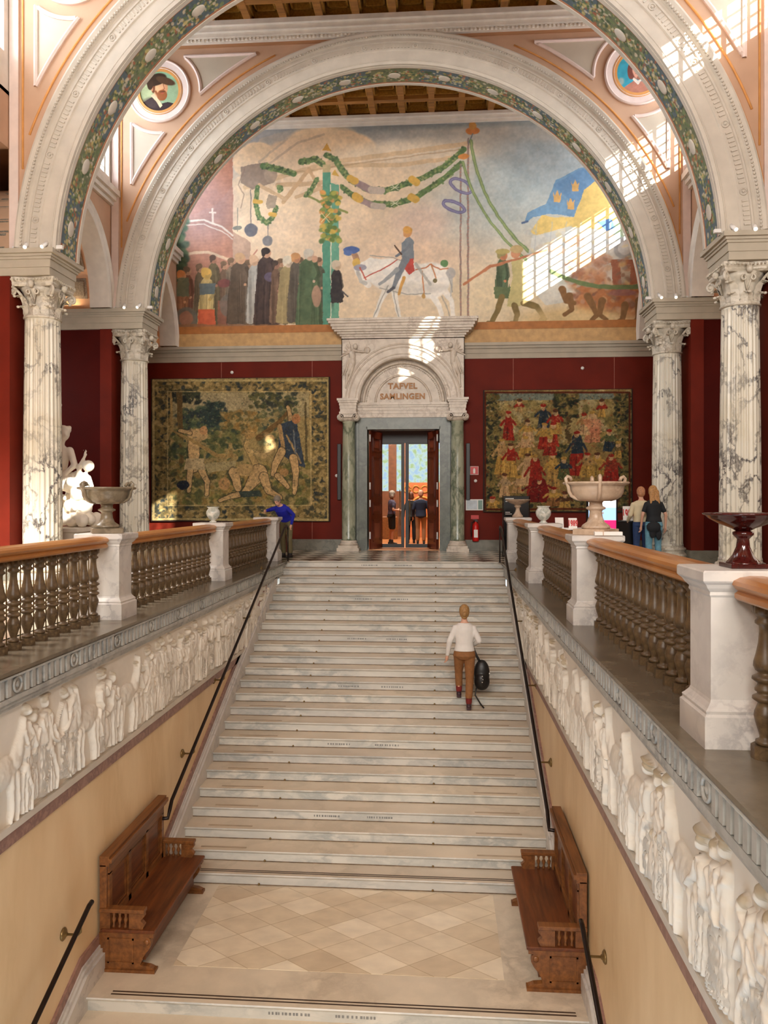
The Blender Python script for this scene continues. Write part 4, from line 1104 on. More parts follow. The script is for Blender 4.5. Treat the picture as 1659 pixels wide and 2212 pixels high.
# green posts
c.poly([(697, 356), (714, 356), (714, 708), (696, 708)], (66, 150, 122)); c.poly([(715, 395), (732, 400), (732, 708), (715, 708)], (86, 166, 136)); c.line([(714.5, 400), (714.5, 706)], 2, (232, 220, 190)); c.poly([(697, 356), (714, 356), (714, 372), (697, 372)], (190, 170, 120))
c.poly([(696, 325), (706, 308), (716, 326)], (230, 160, 50)); c.poly([(716, 378), (724, 366), (734, 382)], (222, 168, 60))
r = random.Random(9)
for i in range(90): c.ell(r.uniform(694, 734), r.uniform(415, 522), 6, 5, r.choice([(84, 122, 50), (120, 146, 60), (170, 170, 60), (70, 110, 60), (222, 140, 60), (212, 176, 60)]), .9, .4)
c.line([(668, 425), (690, 436), (710, 428)], 5, (130, 140, 66)); c.line([(732, 452), (750, 460)], 5, (130, 140, 66)); c.line([(694, 460), (712, 480)], 1.5, (230, 220, 150)); c.line([(712, 460), (694, 480)], 1.5, (230, 220, 150))
# crowd
def fig(u, vt, vb, wd, col, head=(196, 140, 104), hair=None, hr=7):
    r = random.Random(int(u * 7 + vt)); dk = tuple(x * .72 for x in col); lt = tuple(min(255, x * 1.22 + 8) for x in col)
    c.poly([(u - wd * .12, vt + 12), (u + wd * .12, vt + 12), (u + wd * .34, vt + 22), (u + wd * .46, vt + 48), (u + wd * .42, vt + 80), (u + wd * .52, (vt + vb) / 2 + 20), (u + wd * .58, vb - 4), (u + wd * .3, vb), (u, vb - 3), (u - wd * .35, vb), (u - wd * .60, vb - 5), (u - wd * .52, (vt + vb) / 2 + 10), (u - wd * .44, vt + 60), (u - wd * .40, vt + 26)], col)
    c.ell(u, vt + 26, wd * .36, 11, col)
    for q in range(9):                                     # drapery folds
        x = u + wd * r.uniform(-.46, .46); y = vt + r.uniform(26, 60); cl = r.choice([dk, dk, lt]); x2 = u + (x - u) * 1.25 + r.uniform(-3, 3)
        c.line([(x, y), ((x + x2) / 2 + r.uniform(-2, 2), (y + vb) / 2), (x2, vb - 3)], [1.2, r.uniform(2, 4), 2.4], cl, .55)
    c.ell(u - wd * .30, vt + 60, wd * .14, 38, dk, .45, .6); c.ell(u + wd * .22, vt + 45, wd * .12, 20, lt, .4, .7)
    c.line([(u + wd * .28, vt + 26), (u + wd * .44, vt + 50), (u + wd * .22, vt + 62)], [8, 8, 6], dk, .7); c.ell(u + wd * .2, vt + 62, 3.2, 3, head)
    c.ell(u + 1, vt + 6, hr, hr * 1.25, head); c.ell(u + hr * .85, vt + 8, hr * .28, hr * .3, head); c.ell(u + hr * .3, vt + 10, hr * .5, hr * .5, tuple(x * .8 for x in head), .4, .6)
    if hair: c.ell(u - 1.5, vt + 1, hr * 1.05, hr * .85, hair); c.ell(u - hr * .7, vt + 6, hr * .45, hr * .9, hair)
for u_, v_, cl in ((405, 580, (120, 70, 54)), (432, 574, (96, 84, 62)), (484, 568, (110, 84, 66)), (500, 562, (128, 110, 90)), (536, 566, (104, 90, 80)), (562, 572, (86, 72, 62)), (607, 562, (120, 104, 74)), (650, 560, (86, 84, 70)), (690, 560, (76, 84, 66))):
    fig(u_, v_, 702, 28, cl, (190, 138, 104), (110, 84, 62), 7)
fig(392, 590, 710, 34, (156, 96, 60), (214, 150, 100), (222, 130, 60), 9); c.poly([(378, 690), (420, 690), (420, 712), (378, 712)], (206, 96, 60)); c.ell(402, 690, 26, 26, (104, 102, 92), .9); c.ell(402, 688, 15, 16, (170, 104, 76), .9); c.poly([(380, 640), (408, 640), (408, 600), (384, 600)], (84, 110, 84), .8)
fig(461, 555, 705, 30, (98, 88, 60), (170, 110, 84), (84, 60, 50)); fig(446, 585, 706, 34, (206, 182, 110), (206, 168, 80), (222, 176, 70), 10)
c.poly([(430, 636), (462, 636), (466, 612), (430, 612)], (84, 104, 112)); c.poly([(428, 668), (464, 668), (466, 712), (426, 712)], (226, 84, 44)); c.poly([(470, 650), (500, 650), (502, 706), (470, 706)], (150, 84, 64), .9); c.ell(484, 612, 14, 9, (120, 60, 60)); c.ell(492, 660, 18, 24, (112, 104, 98), .8)
c.poly([(497, 600), (540, 600), (544, 706), (492, 706)], (120, 112, 100), .6)
fig(519, 553, 702, 50, (88, 72, 58), (206, 150, 112), (196, 152, 108), 10); fig(549, 557, 700, 30, (170, 170, 164), (206, 160, 124), (212, 168, 130), 9)
fig(575, 541, 706, 46, (62, 46, 46), (206, 150, 116), (36, 30, 34), 9); c.ell(583, 598, 12, 10, (88, 78, 112), .9); fig(596, 567, 700, 24, (110, 80, 62), (150, 100, 80), (62, 48, 44), 7)
fig(622, 560, 700, 44, (164, 144, 92), (206, 180, 150), (214, 202, 176), 10); fig(640, 552, 698, 34, (90, 82, 72), (196, 126, 84), (206, 140, 80), 9)
fig(668, 545, 706, 50, (72, 100, 66), (206, 170, 140), (204, 196, 178), 10); c.ell(684, 640, 10, 24, (196, 140, 116), .8); fig(727, 568, 655, 26, (46, 42, 48), (208, 176, 140), (206, 188, 160), 9); c.poly([(715, 600), (732, 610), (745, 640), (730, 655), (715, 650)], (44, 42, 48)); c.line([(738, 628), (752, 640)], 3, (60, 60, 70)); c.poly([(697, 590), (714, 590), (714, 708), (697, 708)], (66, 150, 122), 1); c.ell(680, 560, 6, 8, (206, 150, 116))
c.poly([(378, 708), (700, 708), (700, 702), (378, 700)], (150, 96, 56), .8)
# white horse and rider
W = (238, 234, 224); Wd = (150, 150, 142)
c.ell(892, 603, 76, 34, W); c.ell(930, 606, 42, 40, W); c.ell(838, 592, 44, 34, W); c.poly([(800, 560), (840, 562), (850, 610), (820, 625), (800, 590)], W)
c.poly([(768, 575), (800, 556), (826, 560), (830, 590), (800, 610), (790, 612), (776, 600)], W); c.line([(772, 580), (780, 600), (796, 616)], [16, 14, 12], W)
c.line([(838, 618), (822, 650), (806, 694)], [18, 11, 8], W); c.line([(850, 620), (856, 655), (866, 696)], [16, 10, 8], W); c.line([(806, 694), (800, 700)], 6, W); c.line([(930, 630), (948, 660), (958, 694)], [20, 11, 8], W); c.line([(955, 620), (975, 650), (980, 690)], [16, 11, 9], W)
c.ell(892, 622, 70, 12, (206, 202, 190), .7, .8); c.ell(946, 592, 26, 18, (246, 242, 232), .7, .8); c.ell(835, 575, 30, 14, (246, 242, 232), .7, .8); c.line([(966, 590), (976, 600), (974, 640)], [7, 6, 3], (190, 190, 186))
for q in ([(800, 552), (850, 556), (870, 566)], [(820, 622), (880, 636), (930, 634)], [(838, 618), (822, 650), (804, 690)], [(970, 600), (978, 630)], [(848, 625), (864, 694)], [(955, 640), (975, 690)]): c.line(q, 2.2, Wd, .9)
c.ell(759, 540, 18, 8, (60, 96, 176)); c.ell(752, 546, 10, 6, (70, 108, 186)); c.poly([(758, 548), (772, 546), (778, 562), (766, 566)], (178, 130, 96)); c.ell(770, 568, 8, 10, (224, 176, 70)); c.ell(778, 578, 14, 7, (150, 150, 170)); c.line([(773, 588), (779, 608), (790, 612)], 8, (186, 186, 180))
c.line([(786, 600), (830, 580), (858, 562)], 2.5, (196, 66, 52)); c.line([(778, 578), (790, 604)], 3, (204, 70, 50)); c.line([(898, 582), (920, 578), (930, 570), (950, 582), (968, 580)], 2.5, (206, 110, 62)); c.line([(912, 585), (916, 640)], 2.5, (206, 120, 62)); c.line([(932, 570), (942, 600)], 2.5, (206, 120, 62)); c.ell(940, 606, 5, 5, (110, 100, 60)); c.ell(915, 640, 4, 6, (206, 150, 70)); c.ell(960, 569, 9, 8, (84, 140, 80)); c.ell(974, 590, 10, 12, (170, 170, 170), .8)
c.poly([(867, 524), (884, 510), (893, 520), (894, 560), (880, 574), (868, 560)], (116, 130, 144)); c.ell(880, 503, 10, 11, (222, 150, 84)); c.ell(880, 497, 10, 8, (232, 160, 60)); c.poly([(868, 560), (892, 558), (896, 584), (884, 595), (872, 580)], (210, 60, 52)); c.line([(876, 560), (862, 590), (850, 622)], [16, 13, 8], (112, 124, 138)); c.line([(858, 582), (838, 600), (820, 614)], [10, 8, 6], (150, 158, 164)); c.line([(850, 622), (838, 630)], 6, (76, 80, 92)); c.line([(886, 530), (866, 548), (856, 552)], 6, (104, 116, 132)); c.line([(852, 530), (868, 550)], 3, (70, 40, 30)); c.line([(872, 600), (862, 634)], 7, (214, 150, 60)); c.line([(898, 570), (930, 615)], 6, (170, 170, 160), .8)
# ring posts, garlands to the right
for u0, v0, v1, wd in ((995, 355, 696, 3.5), (1011, 300, 696, 4)):
    c.line([(u0, v0), (u0, v1)], wd, (126, 106, 104), .85)
    for v_ in range(v0 + 10, v1, 7): c.ell(u0, v_, wd * .6, 2.2, (168, 120, 108), .8)
c.ell(1021, 283, 15, 8, (222, 120, 44)); c.ell(1021, 272, 8, 9, (214, 140, 50)); c.ell(1001, 338, 12, 6, (222, 130, 50)); c.line([(1021, 290), (1012, 310)], 3, (110, 120, 130))
for cu, cv_, ru, rv in ((996, 402, 23, 14), (981, 446, 23, 10)):
    P_ = [(cu + ru * cos(a) , cv_ + rv * sin(a) + ru * .35 * cos(a)) for a in np.linspace(0, 2 * pi, 25)]; c.line(P_, 6.5, (98, 96, 148)); c.line(P_, 2, (130, 130, 176))
def curve(p0, p1, p2, n_=24): return [((1 - t_) ** 2 * p0[0] + 2 * t_ * (1 - t_) * p1[0] + t_ * t_ * p2[0], (1 - t_) ** 2 * p0[1] + 2 * t_ * (1 - t_) * p1[1] + t_ * t_ * p2[1]) for t_ in np.linspace(0, 1, n_)]
for p0, p1, p2, wd in (((1017, 305), (1040, 480), (1190, 580), 7), ((1190, 580), (1270, 630), (1385, 616), 9), ((1000, 350), (1030, 480), (1160, 580), 6), ((1160, 580), (1190, 605), (1230, 612), 7)):
    q = curve(p0, p1, p2); c.line(q, wd, (104, 140, 84)); c.line(q, wd * .35, (150, 172, 100))
# standard bearer, halberdiers, flags
c.poly([(1132, 484), (1140, 460), (1180, 440), (1200, 390), (1250, 364), (1300, 356), (1335, 380), (1320, 420), (1250, 470), (1190, 462), (1150, 470)], (92, 148, 196))
c.poly([(1195, 400), (1250, 368), (1300, 360), (1300, 400), (1240, 440)], (76, 132, 190), .7); c.line([(1128, 482), (1140, 478)], 4, (60, 90, 140))
for u_, v_ in ((1204, 425), (1243, 402), (1233, 440)):
    c.poly([(u_ - 9, v_ - 10), (u_ - 5, v_ - 2), (u_, v_ - 14), (u_ + 5, v_ - 2), (u_ + 9, v_ - 10), (u_ + 7, v_ + 12), (u_ - 7, v_ + 12)], (226, 170, 84))
c.poly([(1145, 500), (1170, 465), (1200, 470), (1240, 468), (1262, 410), (1300, 380), (1345, 420), (1380, 500), (1390, 560), (1330, 520), (1260, 500), (1200, 500), (1160, 510)], (232, 196, 96))
c.poly([(1150, 510), (1230, 490), (1330, 500), (1388, 540), (1388, 600), (1290, 640), (1180, 660), (1130, 600)], (206, 210, 204), .85)
c.poly([(1290, 480), (1320, 470), (1330, 490), (1310, 500)], (50, 104, 180)); c.ell(1240, 520, 22, 14, (226, 160, 110), .7); c.ell(1340, 500, 18, 20, (110, 170, 150), .7); c.ell(1260, 560, 26, 16, (236, 176, 90), .6); c.ell(1200, 540, 22, 12, (236, 180, 130), .6); c.ell(1300, 560, 24, 12, (190, 120, 90), .6)
for i in range(7): c.line([(1160 + i * 32, 480), (1150 + i * 32, 600)], 2.5, (170, 180, 186), .5)
fig(1085, 545, 640, 30, (70, 98, 66), (206, 120, 76), (150, 140, 80), 10); c.poly([(1066, 620), (1108, 620), (1108, 645), (1070, 645)], (84, 108, 66)); c.ell(1086, 543, 16, 6, (176, 160, 84))
c.poly([(1104, 560), (1130, 560), (1138, 640), (1124, 662), (1094, 662), (1108, 600)], (204, 190, 116)); c.ell(1114, 546, 10, 12, (204, 130, 88)); c.ell(1116, 538, 14, 8, (190, 160, 100)); c.line([(1002, 614), (1060, 575), (1110, 562), (1180, 540)], [5, 6, 5, 4], (196, 112, 70))
for a_, b_, d_ in (((1084, 642), (1074, 672), (1062, 698)), ((1112, 660), (1118, 680), (1112, 698)), ((1132, 655), (1160, 662), (1176, 690))): c.line([a_, b_, d_], [14, 12, 10], (122, 100, 48)); c.line([d_, (d_[0] - 8, d_[1])], 8, (110, 88, 44))
# brown horsemen on the far right
c.ell(1350, 536, 24, 24, (156, 162, 166)); c.ell(1350, 536, 14, 14, (196, 200, 200)); c.poly([(1320, 560), (1380, 560), (1392, 640), (1326, 640)], (166, 92, 66)); c.poly([(1340, 575), (1362, 575), (1360, 630), (1344, 630)], (186, 172, 150))
for p in ((1300, 650, 62, 30), (1360, 650, 40, 40), (1270, 610, 40, 24)): c.ell(*p, (182, 96, 42), .9, .4)
scat0 = random.Random(5)
for i in range(150): c.ell(scat0.uniform(1225, 1392), scat0.uniform(560, 675), scat0.uniform(3, 10), scat0.uniform(2, 7), scat0.choice([(150, 78, 48), (196, 122, 66), (120, 70, 52), (206, 160, 110), (172, 96, 60), (132, 104, 84), (188, 150, 130)]), .55, .6, scat0.uniform(-1, 1))
for i in range(90): c.ell(scat0.uniform(1140, 1385), scat0.uniform(495, 620), scat0.uniform(3, 12), scat0.uniform(2, 6), scat0.choice([(222, 200, 170), (180, 196, 206), (226, 170, 120), (150, 170, 180), (232, 206, 120)]), .4, .7, scat0.uniform(-1, 1))
c.ell(1280, 580, 34, 28, (196, 132, 96), .6, .8); c.ell(1240, 690, 120, 26, (220, 184, 116), .8, .6)
for P_ in ([(1215, 625), (1222, 650), (1240, 655)], [(1270, 640), (1290, 680), (1272, 700)], [(1300, 650), (1296, 680), (1310, 690)], [(1350, 660), (1345, 690), (1325, 702)], [(1380, 650), (1378, 690), (1362, 702)], [(1230, 640), (1235, 670), (1220, 680)]): c.line(P_, [16, 10, 9], (128, 84, 40))
c.line(curve((1190, 585), (1270, 632), (1390, 617)), 9, (96, 124, 70)); c.ell(1345, 632, 30, 7, (150, 90, 90), .8)
cv.jit = 0
g_ = cv.c.mean(-1, keepdims=True); cv.c = cv.c * .80 + g_ * .20                      # chalky fresco tones
cv.c = cv.c * .88 + np.array([228, 208, 178.]) / 255 * .12
bl = vnoise(cv.h, cv.w, 26, 91, 3)[..., None]; cv.c = cv.c * (.93 + .14 * bl); cv.c += (vnoise(cv.h, cv.w, 7, 92, 2)[..., None] - .5) * np.array([.07, .05, .03])
hx = vnoise(cv.h, cv.w, 4, 93, 2); cv.c *= (.95 + .10 * hx[..., None])
o = cv.grid('wall_painting', 'picture', lambda x, z: np.stack([x, np.full_like(x, YB - .03), z], -1))
tag(o, 'vast wall painting of a rider on a white horse, above the portal', 'painting')

# ================================================================== TAPESTRIES
def tapestry(name, x0, x1, z0, z1, paint, label, edge):
    b = MB(); y = YB - .09
    t_ = empty(name, ((x0 + x1) / 2, y, z0), label, 'tapestry'); ox, oz = (x0 + x1) / 2, z0
    b.box(x0 - ox - .04, x1 - ox + .04, .01, .05, -.03, z1 - z0 + .02); b.build('lining', edge, t_)
    cv = Canvas(x0, x1, z0, z1, int((x1 - x0) / .0135), int((z1 - z0) / .0135), (150, 128, 80)); cv.T = lambda u, v: onY(u, v, y); cv.jit = .05
    paint(cv)
    rp = lambda x, z: np.stack([x - ox, -.012 * np.sin(x * 5.2) - .012 + 0 * z, z - oz + .01 * np.sin(x * 2.1) * ((z - oz) < .2)], -1)
    cv.grid('woven_picture', 'tapestry', rp, t_)
def scat(c, u0, u1, v0, v1, n_, cols, r0, r1, seed, a=.85):
    r = random.Random(seed)
    for i in range(n_):
        q = r.uniform(r0, r1); c.ell(r.uniform(u0, u1), r.uniform(v0, v1), q * r.uniform(.6, 1.5), q * r.uniform(.5, 1), r.choice(cols), a, .5, r.uniform(-1, 1))
def paintL(c):
    border = [(84, 78, 50), (112, 98, 58), (168, 142, 88), (60, 60, 48), (182, 156, 100), (44, 52, 54), (132, 112, 66)]
    c.c[:] = np.array([140, 118, 72.]) / 255
    scat(c, 330, 712, 820, 848, 300, border, 2, 6, 1); scat(c, 330, 372, 820, 1125, 420, border, 2, 6, 2); scat(c, 672, 712, 820, 1125, 420, border, 2, 6, 3); scat(c, 330, 712, 1092, 1125, 400, border, 2, 6, 4)
    c.poly([(368, 845), (672, 845), (672, 1090), (368, 1090)], (158, 136, 86))
    c.poly([(372, 848), (668, 848), (668, 900), (372, 905)], (164, 148, 106)); c.ell(480, 870, 70, 18, (176, 158, 118), .8, .6)
    scat(c, 388, 490, 885, 925, 150, [(52, 66, 60), (70, 84, 62), (92, 100, 66), (44, 52, 56)], 4, 9, 5); scat(c, 440, 480, 870, 920, 60, [(46, 58, 56), (62, 78, 62)], 4, 8, 6)
    scat(c, 480, 560, 890, 940, 110, [(150, 116, 62), (130, 110, 64), (176, 146, 88), (96, 92, 58)], 3, 8, 7); scat(c, 536, 640, 848, 880, 90, [(62, 70, 50), (88, 86, 52), (52, 56, 50)], 3, 7, 8); scat(c, 368, 430, 845, 870, 90, [(40, 44, 40), (62, 66, 46)], 3, 7, 9)
    c.line([(388, 850), (392, 1000)], [14, 10], (104, 82, 48)); c.line([(370, 850), (374, 1085)], 6, (176, 146, 90)); c.line([(660, 870), (662, 1000)], 5, (96, 84, 54)); c.line([(671, 850), (672, 1088)], 3, (184, 158, 104))
    scat(c, 560, 640, 880, 960, 110, [(88, 92, 60), (110, 108, 72), (64, 74, 60), (150, 132, 84)], 3, 8, 10); scat(c, 372, 520, 930, 990, 150, [(70, 80, 52), (96, 100, 60), (54, 66, 56), (124, 116, 68)], 4, 9, 11)
    scat(c, 372, 668, 1000, 1088, 420, [(104, 104, 56), (84, 86, 50), (132, 120, 66), (160, 138, 82), (72, 74, 50), (150, 120, 66)], 3, 10, 12)
    c.poly([(440, 1002), (510, 995), (508, 1012), (450, 1022)], (170, 152, 106))
    sk, sd = (196, 160, 108), (52, 44, 36)
    def limb(p, w, outline=True):
        if outline: c.line(p, [x + 3 for x in w], sd, .8)
        c.line(p, w, sk)
    # spearman at the left
    limb([(420, 945), (418, 1010)], [26, 22]); limb([(412, 1005), (408, 1060)], [14, 9]); limb([(430, 1005), (448, 1040), (446, 1068)], [16, 11, 8]); c.ell(427, 940, 22, 14, sk); c.ell(440, 930, 9, 10, (188, 140, 92)); limb([(410, 935), (388, 930)], [10, 7]); c.poly([(402, 990), (440, 990), (444, 1015), (398, 1015)], (188, 164, 120)); c.ell(396, 1048, 13, 10, (34, 38, 48))
    # clubman at the right
    c.line([(560, 945), (600, 915), (626, 885)], [15, 11, 7], (112, 86, 50)); limb([(622, 880), (632, 915)], [8, 12]); c.poly([(606, 915), (640, 905), (650, 960), (660, 1010), (640, 1005), (600, 975)], (56, 66, 78)); c.line([(604, 920), (612, 965)], 9, (176, 140, 92)); c.line([(620, 940), (650, 1000)], 4, (176, 146, 96)); c.line([(634, 930), (640, 990)], 3, (112, 118, 120)); c.ell(640, 905, 9, 11, (170, 116, 74))
    limb([(608, 975), (596, 1000), (590, 1025)], [18, 14, 9]); limb([(634, 990), (640, 1025), (636, 1065)], [18, 12, 8])
    # beast and fallen figures
    c.line([(498, 960), (496, 975), (510, 990)], [8, 8, 10], (166, 140, 86)); c.line([(536, 945), (530, 965), (545, 990), (556, 1010)], [10, 10, 13, 18], sd, .5); c.line([(536, 945), (531, 965), (546, 990), (556, 1010)], [8, 9, 12, 16], (186, 154, 98)); c.ell(540, 938, 12, 9, (176, 140, 84)); c.line([(540, 975), (570, 985), (592, 970), (588, 945)], [10, 12, 12, 8], (190, 160, 106)); c.ell(584, 948, 11, 9, (196, 160, 104)); c.line([(500, 985), (470, 985), (430, 960), (372, 930)], [10, 9, 8, 4], (160, 130, 78))
    limb([(560, 1020), (540, 1050), (528, 1065)], [34, 20, 12]); limb([(505, 1020), (515, 1055)], [22, 14]); limb([(570, 1030), (580, 1060), (606, 1075)], [20, 14, 8]); limb([(520, 1068), (496, 1072), (476, 1082)], [12, 10, 7]); c.ell(485, 1045, 13, 14, (176, 134, 84)); limb([(600, 1028), (616, 1044), (622, 1052)], [13, 11, 9]); c.ell(614, 1020, 10, 9, (170, 130, 80)); c.ell(530, 1015, 20, 14, (180, 148, 96)); c.poly([(516, 1062), (560, 1060), (566, 1072), (520, 1075)], (60, 70, 62))
    cv_ = c; c.jit = 0; c.line([(332, 822), (709, 822), (709, 1122), (332, 1122), (332, 822)], 5, (178, 158, 104)); c.line([(362, 846), (672, 846), (672, 1092), (362, 1092), (362, 846)], 2.5, (190, 166, 112), .8)
    scat(c, 340, 704, 826, 1120, 2600, [(66, 60, 40), (186, 164, 112), (60, 74, 60), (120, 96, 56), (150, 138, 90)], .8, 2.2, 50, .35)
    c.mottle(.24, 4, 5); c.mottle(.12, 18, 6); c.c = c.c * .96 + .03
def paintR(c):
    c.c[:] = np.array([150, 122, 72.]) / 255
    scat(c, 1045, 1362, 848, 960, 380, [(168, 148, 92), (150, 128, 72), (182, 160, 104), (120, 110, 66), (186, 168, 120)], 4, 11, 21)
    c.poly([(1060, 848), (1345, 848), (1345, 862), (1060, 866)], (120, 134, 126), .8)
    leaf = [(56, 58, 40), (84, 84, 50), (112, 100, 56), (40, 44, 38), (132, 116, 66), (150, 126, 74)]
    scat(c, 1045, 1078, 850, 1100, 420, leaf, 2, 6, 22); scat(c, 1328, 1362, 850, 1100, 420, leaf, 2, 6, 23); scat(c, 1200, 1245, 850, 900, 170, leaf, 3, 7, 24); scat(c, 1222, 1232, 900, 1000, 60, [(90, 72, 44)], 2, 4, 25); scat(c, 1045, 1362, 1070, 1102, 420, leaf, 2, 7, 26); scat(c, 1205, 1230, 960, 1030, 90, leaf, 3, 7, 27)
    R_, Y_, G_, B_, K = (156, 46, 34), (190, 148, 74), (96, 100, 62), (48, 58, 66), (206, 166, 118)
    def person(u, v, hgt, a, b_, wd=16, hd=K):
        c.line([(u, v + 8), (u + 1, v + hgt * .5)], [wd * .8, wd], a); c.poly([(u - wd * .5, v + hgt * .45), (u + wd * .5, v + hgt * .45), (u + wd * .75, v + hgt), (u - wd * .75, v + hgt)], b_)
        c.line([(u - 1, v + hgt * .5), (u - 3, v + hgt)], 2, tuple(x * .6 for x in b_), .7); c.line([(u + 4, v + hgt * .5), (u + 6, v + hgt)], 1.6, tuple(min(255, x * 1.3) for x in b_), .7)
        c.ell(u, v, 5.5, 6.5, hd); c.ell(u, v - 5, 6.5, 3.5, random.Random(int(u)).choice([R_, (96, 60, 40), Y_])); c.line([(u - wd * .5, v + hgt * .22), (u - wd * .9, v + hgt * .42)], 5, a); c.line([(u + wd * .5, v + hgt * .22), (u + wd * .8, v + hgt * .38)], 5, a)
    for q in ((1174, 880, 46, B_, B_, 20), (1200, 892, 46, R_, Y_, 20), (1196, 920, 40, Y_, R_, 14), (1122, 870, 20, R_, (176, 140, 90), 10), (1098, 896, 55, R_, R_, 18), (1140, 915, 40, Y_, K, 20), (1176, 922, 48, Y_, R_, 20), (1135, 950, 38, K, Y_, 22), (1280, 896, 60, K, (196, 130, 92), 26), (1262, 900, 40, (176, 130, 80), K, 18), (1316, 935, 40, G_, B_, 20), (1084, 955, 70, (190, 150, 96), Y_, 22), (1104, 965, 66, R_, Y_, 20), (1140, 988, 60, K, K, 24), (1156, 990, 92, R_, R_, 26), (1194, 984, 74, Y_, (186, 144, 78), 22), (1188, 950, 34, (170, 60, 40), R_, 22), (1246, 940, 88, B_, R_, 26), (1218, 995, 40, B_, G_, 20), (1290, 985, 40, Y_, (176, 140, 70), 26), (1268, 985, 46, (180, 140, 84), Y_, 24), (1320, 988, 60, (150, 60, 40), R_, 28), (1120, 1035, 30, K, (180, 140, 90), 20), (1165, 1040, 45, (122, 34, 30), (122, 34, 30), 40), (1196, 1060, 34, Y_, (150, 104, 60), 24), (1090, 1030, 44, (180, 150, 110), K, 16), (1064, 1080, 18, Y_, Y_, 16), (1300, 870, 30, R_, Y_, 12), (1335, 960, 30, (120, 100, 60), Y_, 12), (1220, 1070, 30, (90, 60, 40), Y_, 20)):
        person(*q)
    c.poly([(1256, 905), (1275, 935), (1300, 935), (1296, 905)], (206, 130, 96), .6)
    c.jit = 0; c.line([(1048, 848), (1360, 848), (1360, 1100), (1048, 1100), (1048, 848)], 4, (96, 44, 26)); scat(c, 1050, 1358, 850, 1098, 2400, [(60, 44, 30), (200, 172, 116), (70, 76, 56), (150, 62, 40), (176, 140, 84), (44, 46, 46)], .8, 2.4, 51, .38); c.mottle(.24, 4, 9); c.mottle(.10, 16, 10); c.c *= .9
tapestry('tapestry', -9.11, -3.46, .92, 5.40, paintL, 'wide green and brown tapestry of men fighting a beast, left of the portal', 'tan_seam')
tapestry('tapestry', 1.37, 5.80, 1.22, 4.93, paintR, 'red and gold tapestry crowded with courtly figures, right of the portal', 'tan_seam')
# ================================================================== PEDESTALS, BALUSTRADES
def pedestal_proto():
    b = MB()
    def r4(hx, hy, z): return [(-hx, -hy, z), (hx, -hy, z), (hx, hy, z), (-hx, hy, z)]
    prof = [(.31, 0), (.31, .20), (.305, .205), (.295, .215), (.30, .235), (.285, .25), (.262, .28), (.255, .30), (.255, .95), (.265, .965), (.262, .985), (.285, 1.01), (.30, 1.035), (.318, 1.05), (.325, 1.06), (.325, 1.115), (.315, 1.125)]
    b.loft([r4(h, h - .055, z) for h, z in prof])
    return b
pm = pedestal_proto()
PX = {-1: -4.46, 1: 1.975}
peds = [(-1, 10.03, 'white marble pedestal carrying the grey two-handled bowl on the left'), (-1, 14.89, 'white marble pedestal carrying the small white urn on the left'), (-1, 19.75, 'white marble end pedestal beside the person in blue'),
        (1, 5.23, 'white marble pedestal carrying the dark red bowl, nearest on the right'), (1, 10.03, 'white marble pedestal under the large cream bowl with loop handles'), (1, 14.89, 'white marble pedestal carrying the round urn on the right'), (1, 19.75, 'white marble end pedestal at the stair top carrying the shallow bowl')]
p0 = None
for s, y, l in peds:
    if p0 is None: o = p0 = pm.build('pedestal', 'pedestal')
    else: o = p0.copy(); scene.collection.objects.link(o)
    o.location = (PX[s], y, 0); tag(o, l, 'pedestal', 'balustrade pedestals')
BP = [(.02, .93), (.075, .93), (.075, .885), (.055, .87), (.045, .85), (.060, .835), (.060, .82), (.038, .805), (.036, .77), (.042, .70), (.056, .63), (.068, .585), (.070, .56), (.058, .535), (.040, .52), (.048, .51), (.076, .495), (.078, .480), (.060, .465), (.045, .455), (.048, .44), (.062, .425), (.062, .41), (.045, .40), (.05, .39), (.074, .375), (.076, .36), (.055, .345), (.042, .335), (.050, .315), (.064, .28), (.066, .26), (.058, .22), (.044, .175), (.034, .135), (.034, .12), (.056, .108), (.058, .09), (.045, .08)]
def baluster_mesh():
    b = MB(); b.lathe(BP[::-1], seg=20)
    for z0, z1, r in ((0.0, .08, .082), (.885, .95, .078)): b.lathe([(r, z0), (r, z1)], seg=8, smooth=False)
    return b.mesh('baluster', ['baluster'])
bal_me = baluster_mesh()
rb = MB(); rb.tube([(0, 0, 0), (0, 0, .95)], .007, 6); rod_me = rb.mesh('rod', ['brass'])
def balustrade(s, ya, yb, n, label, y_skip=None):
    x = PX[s]; root = empty('balustrade', (x, ya, 0), label, 'balustrade', 'brown stone balustrades along the stairwell')
    b = MB(); L = yb - ya
    pr = [(-.12, .945), (.12, .945), (.135, .96), (.135, .985), (.115, 1.0), (.13, 1.015), (.15, 1.04), (.14, 1.065), (.10, 1.085), (.04, 1.095), (-.04, 1.095), (-.10, 1.085), (-.14, 1.065), (-.15, 1.04), (-.13, 1.015), (-.115, 1.0), (-.135, .985), (-.135, .96)]
    b.loft([[(p[0], y, p[1]) for p in pr] for y in (0, L)]); b.build('handrail', 'rail_wood', root)
    d = L / n
    for i in range(n):
        o = bpy.data.objects.new('baluster', bal_me); scene.collection.objects.link(o); o.parent = root; o.location = (0, d * (i + .5), 0); o.rotation_euler = (0, 0, pi / 8)
        if i: o = bpy.data.objects.new('rod', rod_me); scene.collection.objects.link(o); o.parent = root; o.location = (0, d * i, 0)
balustrade(-1, 5.50, 9.76, 16, 'brown stone balustrade at the left edge, before the pedestal with the grey bowl')
balustrade(-1, 10.30, 14.62, 16, 'brown stone balustrade on the left between the grey bowl and the small urn')
balustrade(-1, 15.16, 19.48, 16, 'farthest brown stone balustrade on the left, ending by the person in blue')
balustrade(1, 2.9, 4.96, 8, 'brown stone balustrade cut by the right edge of the picture')
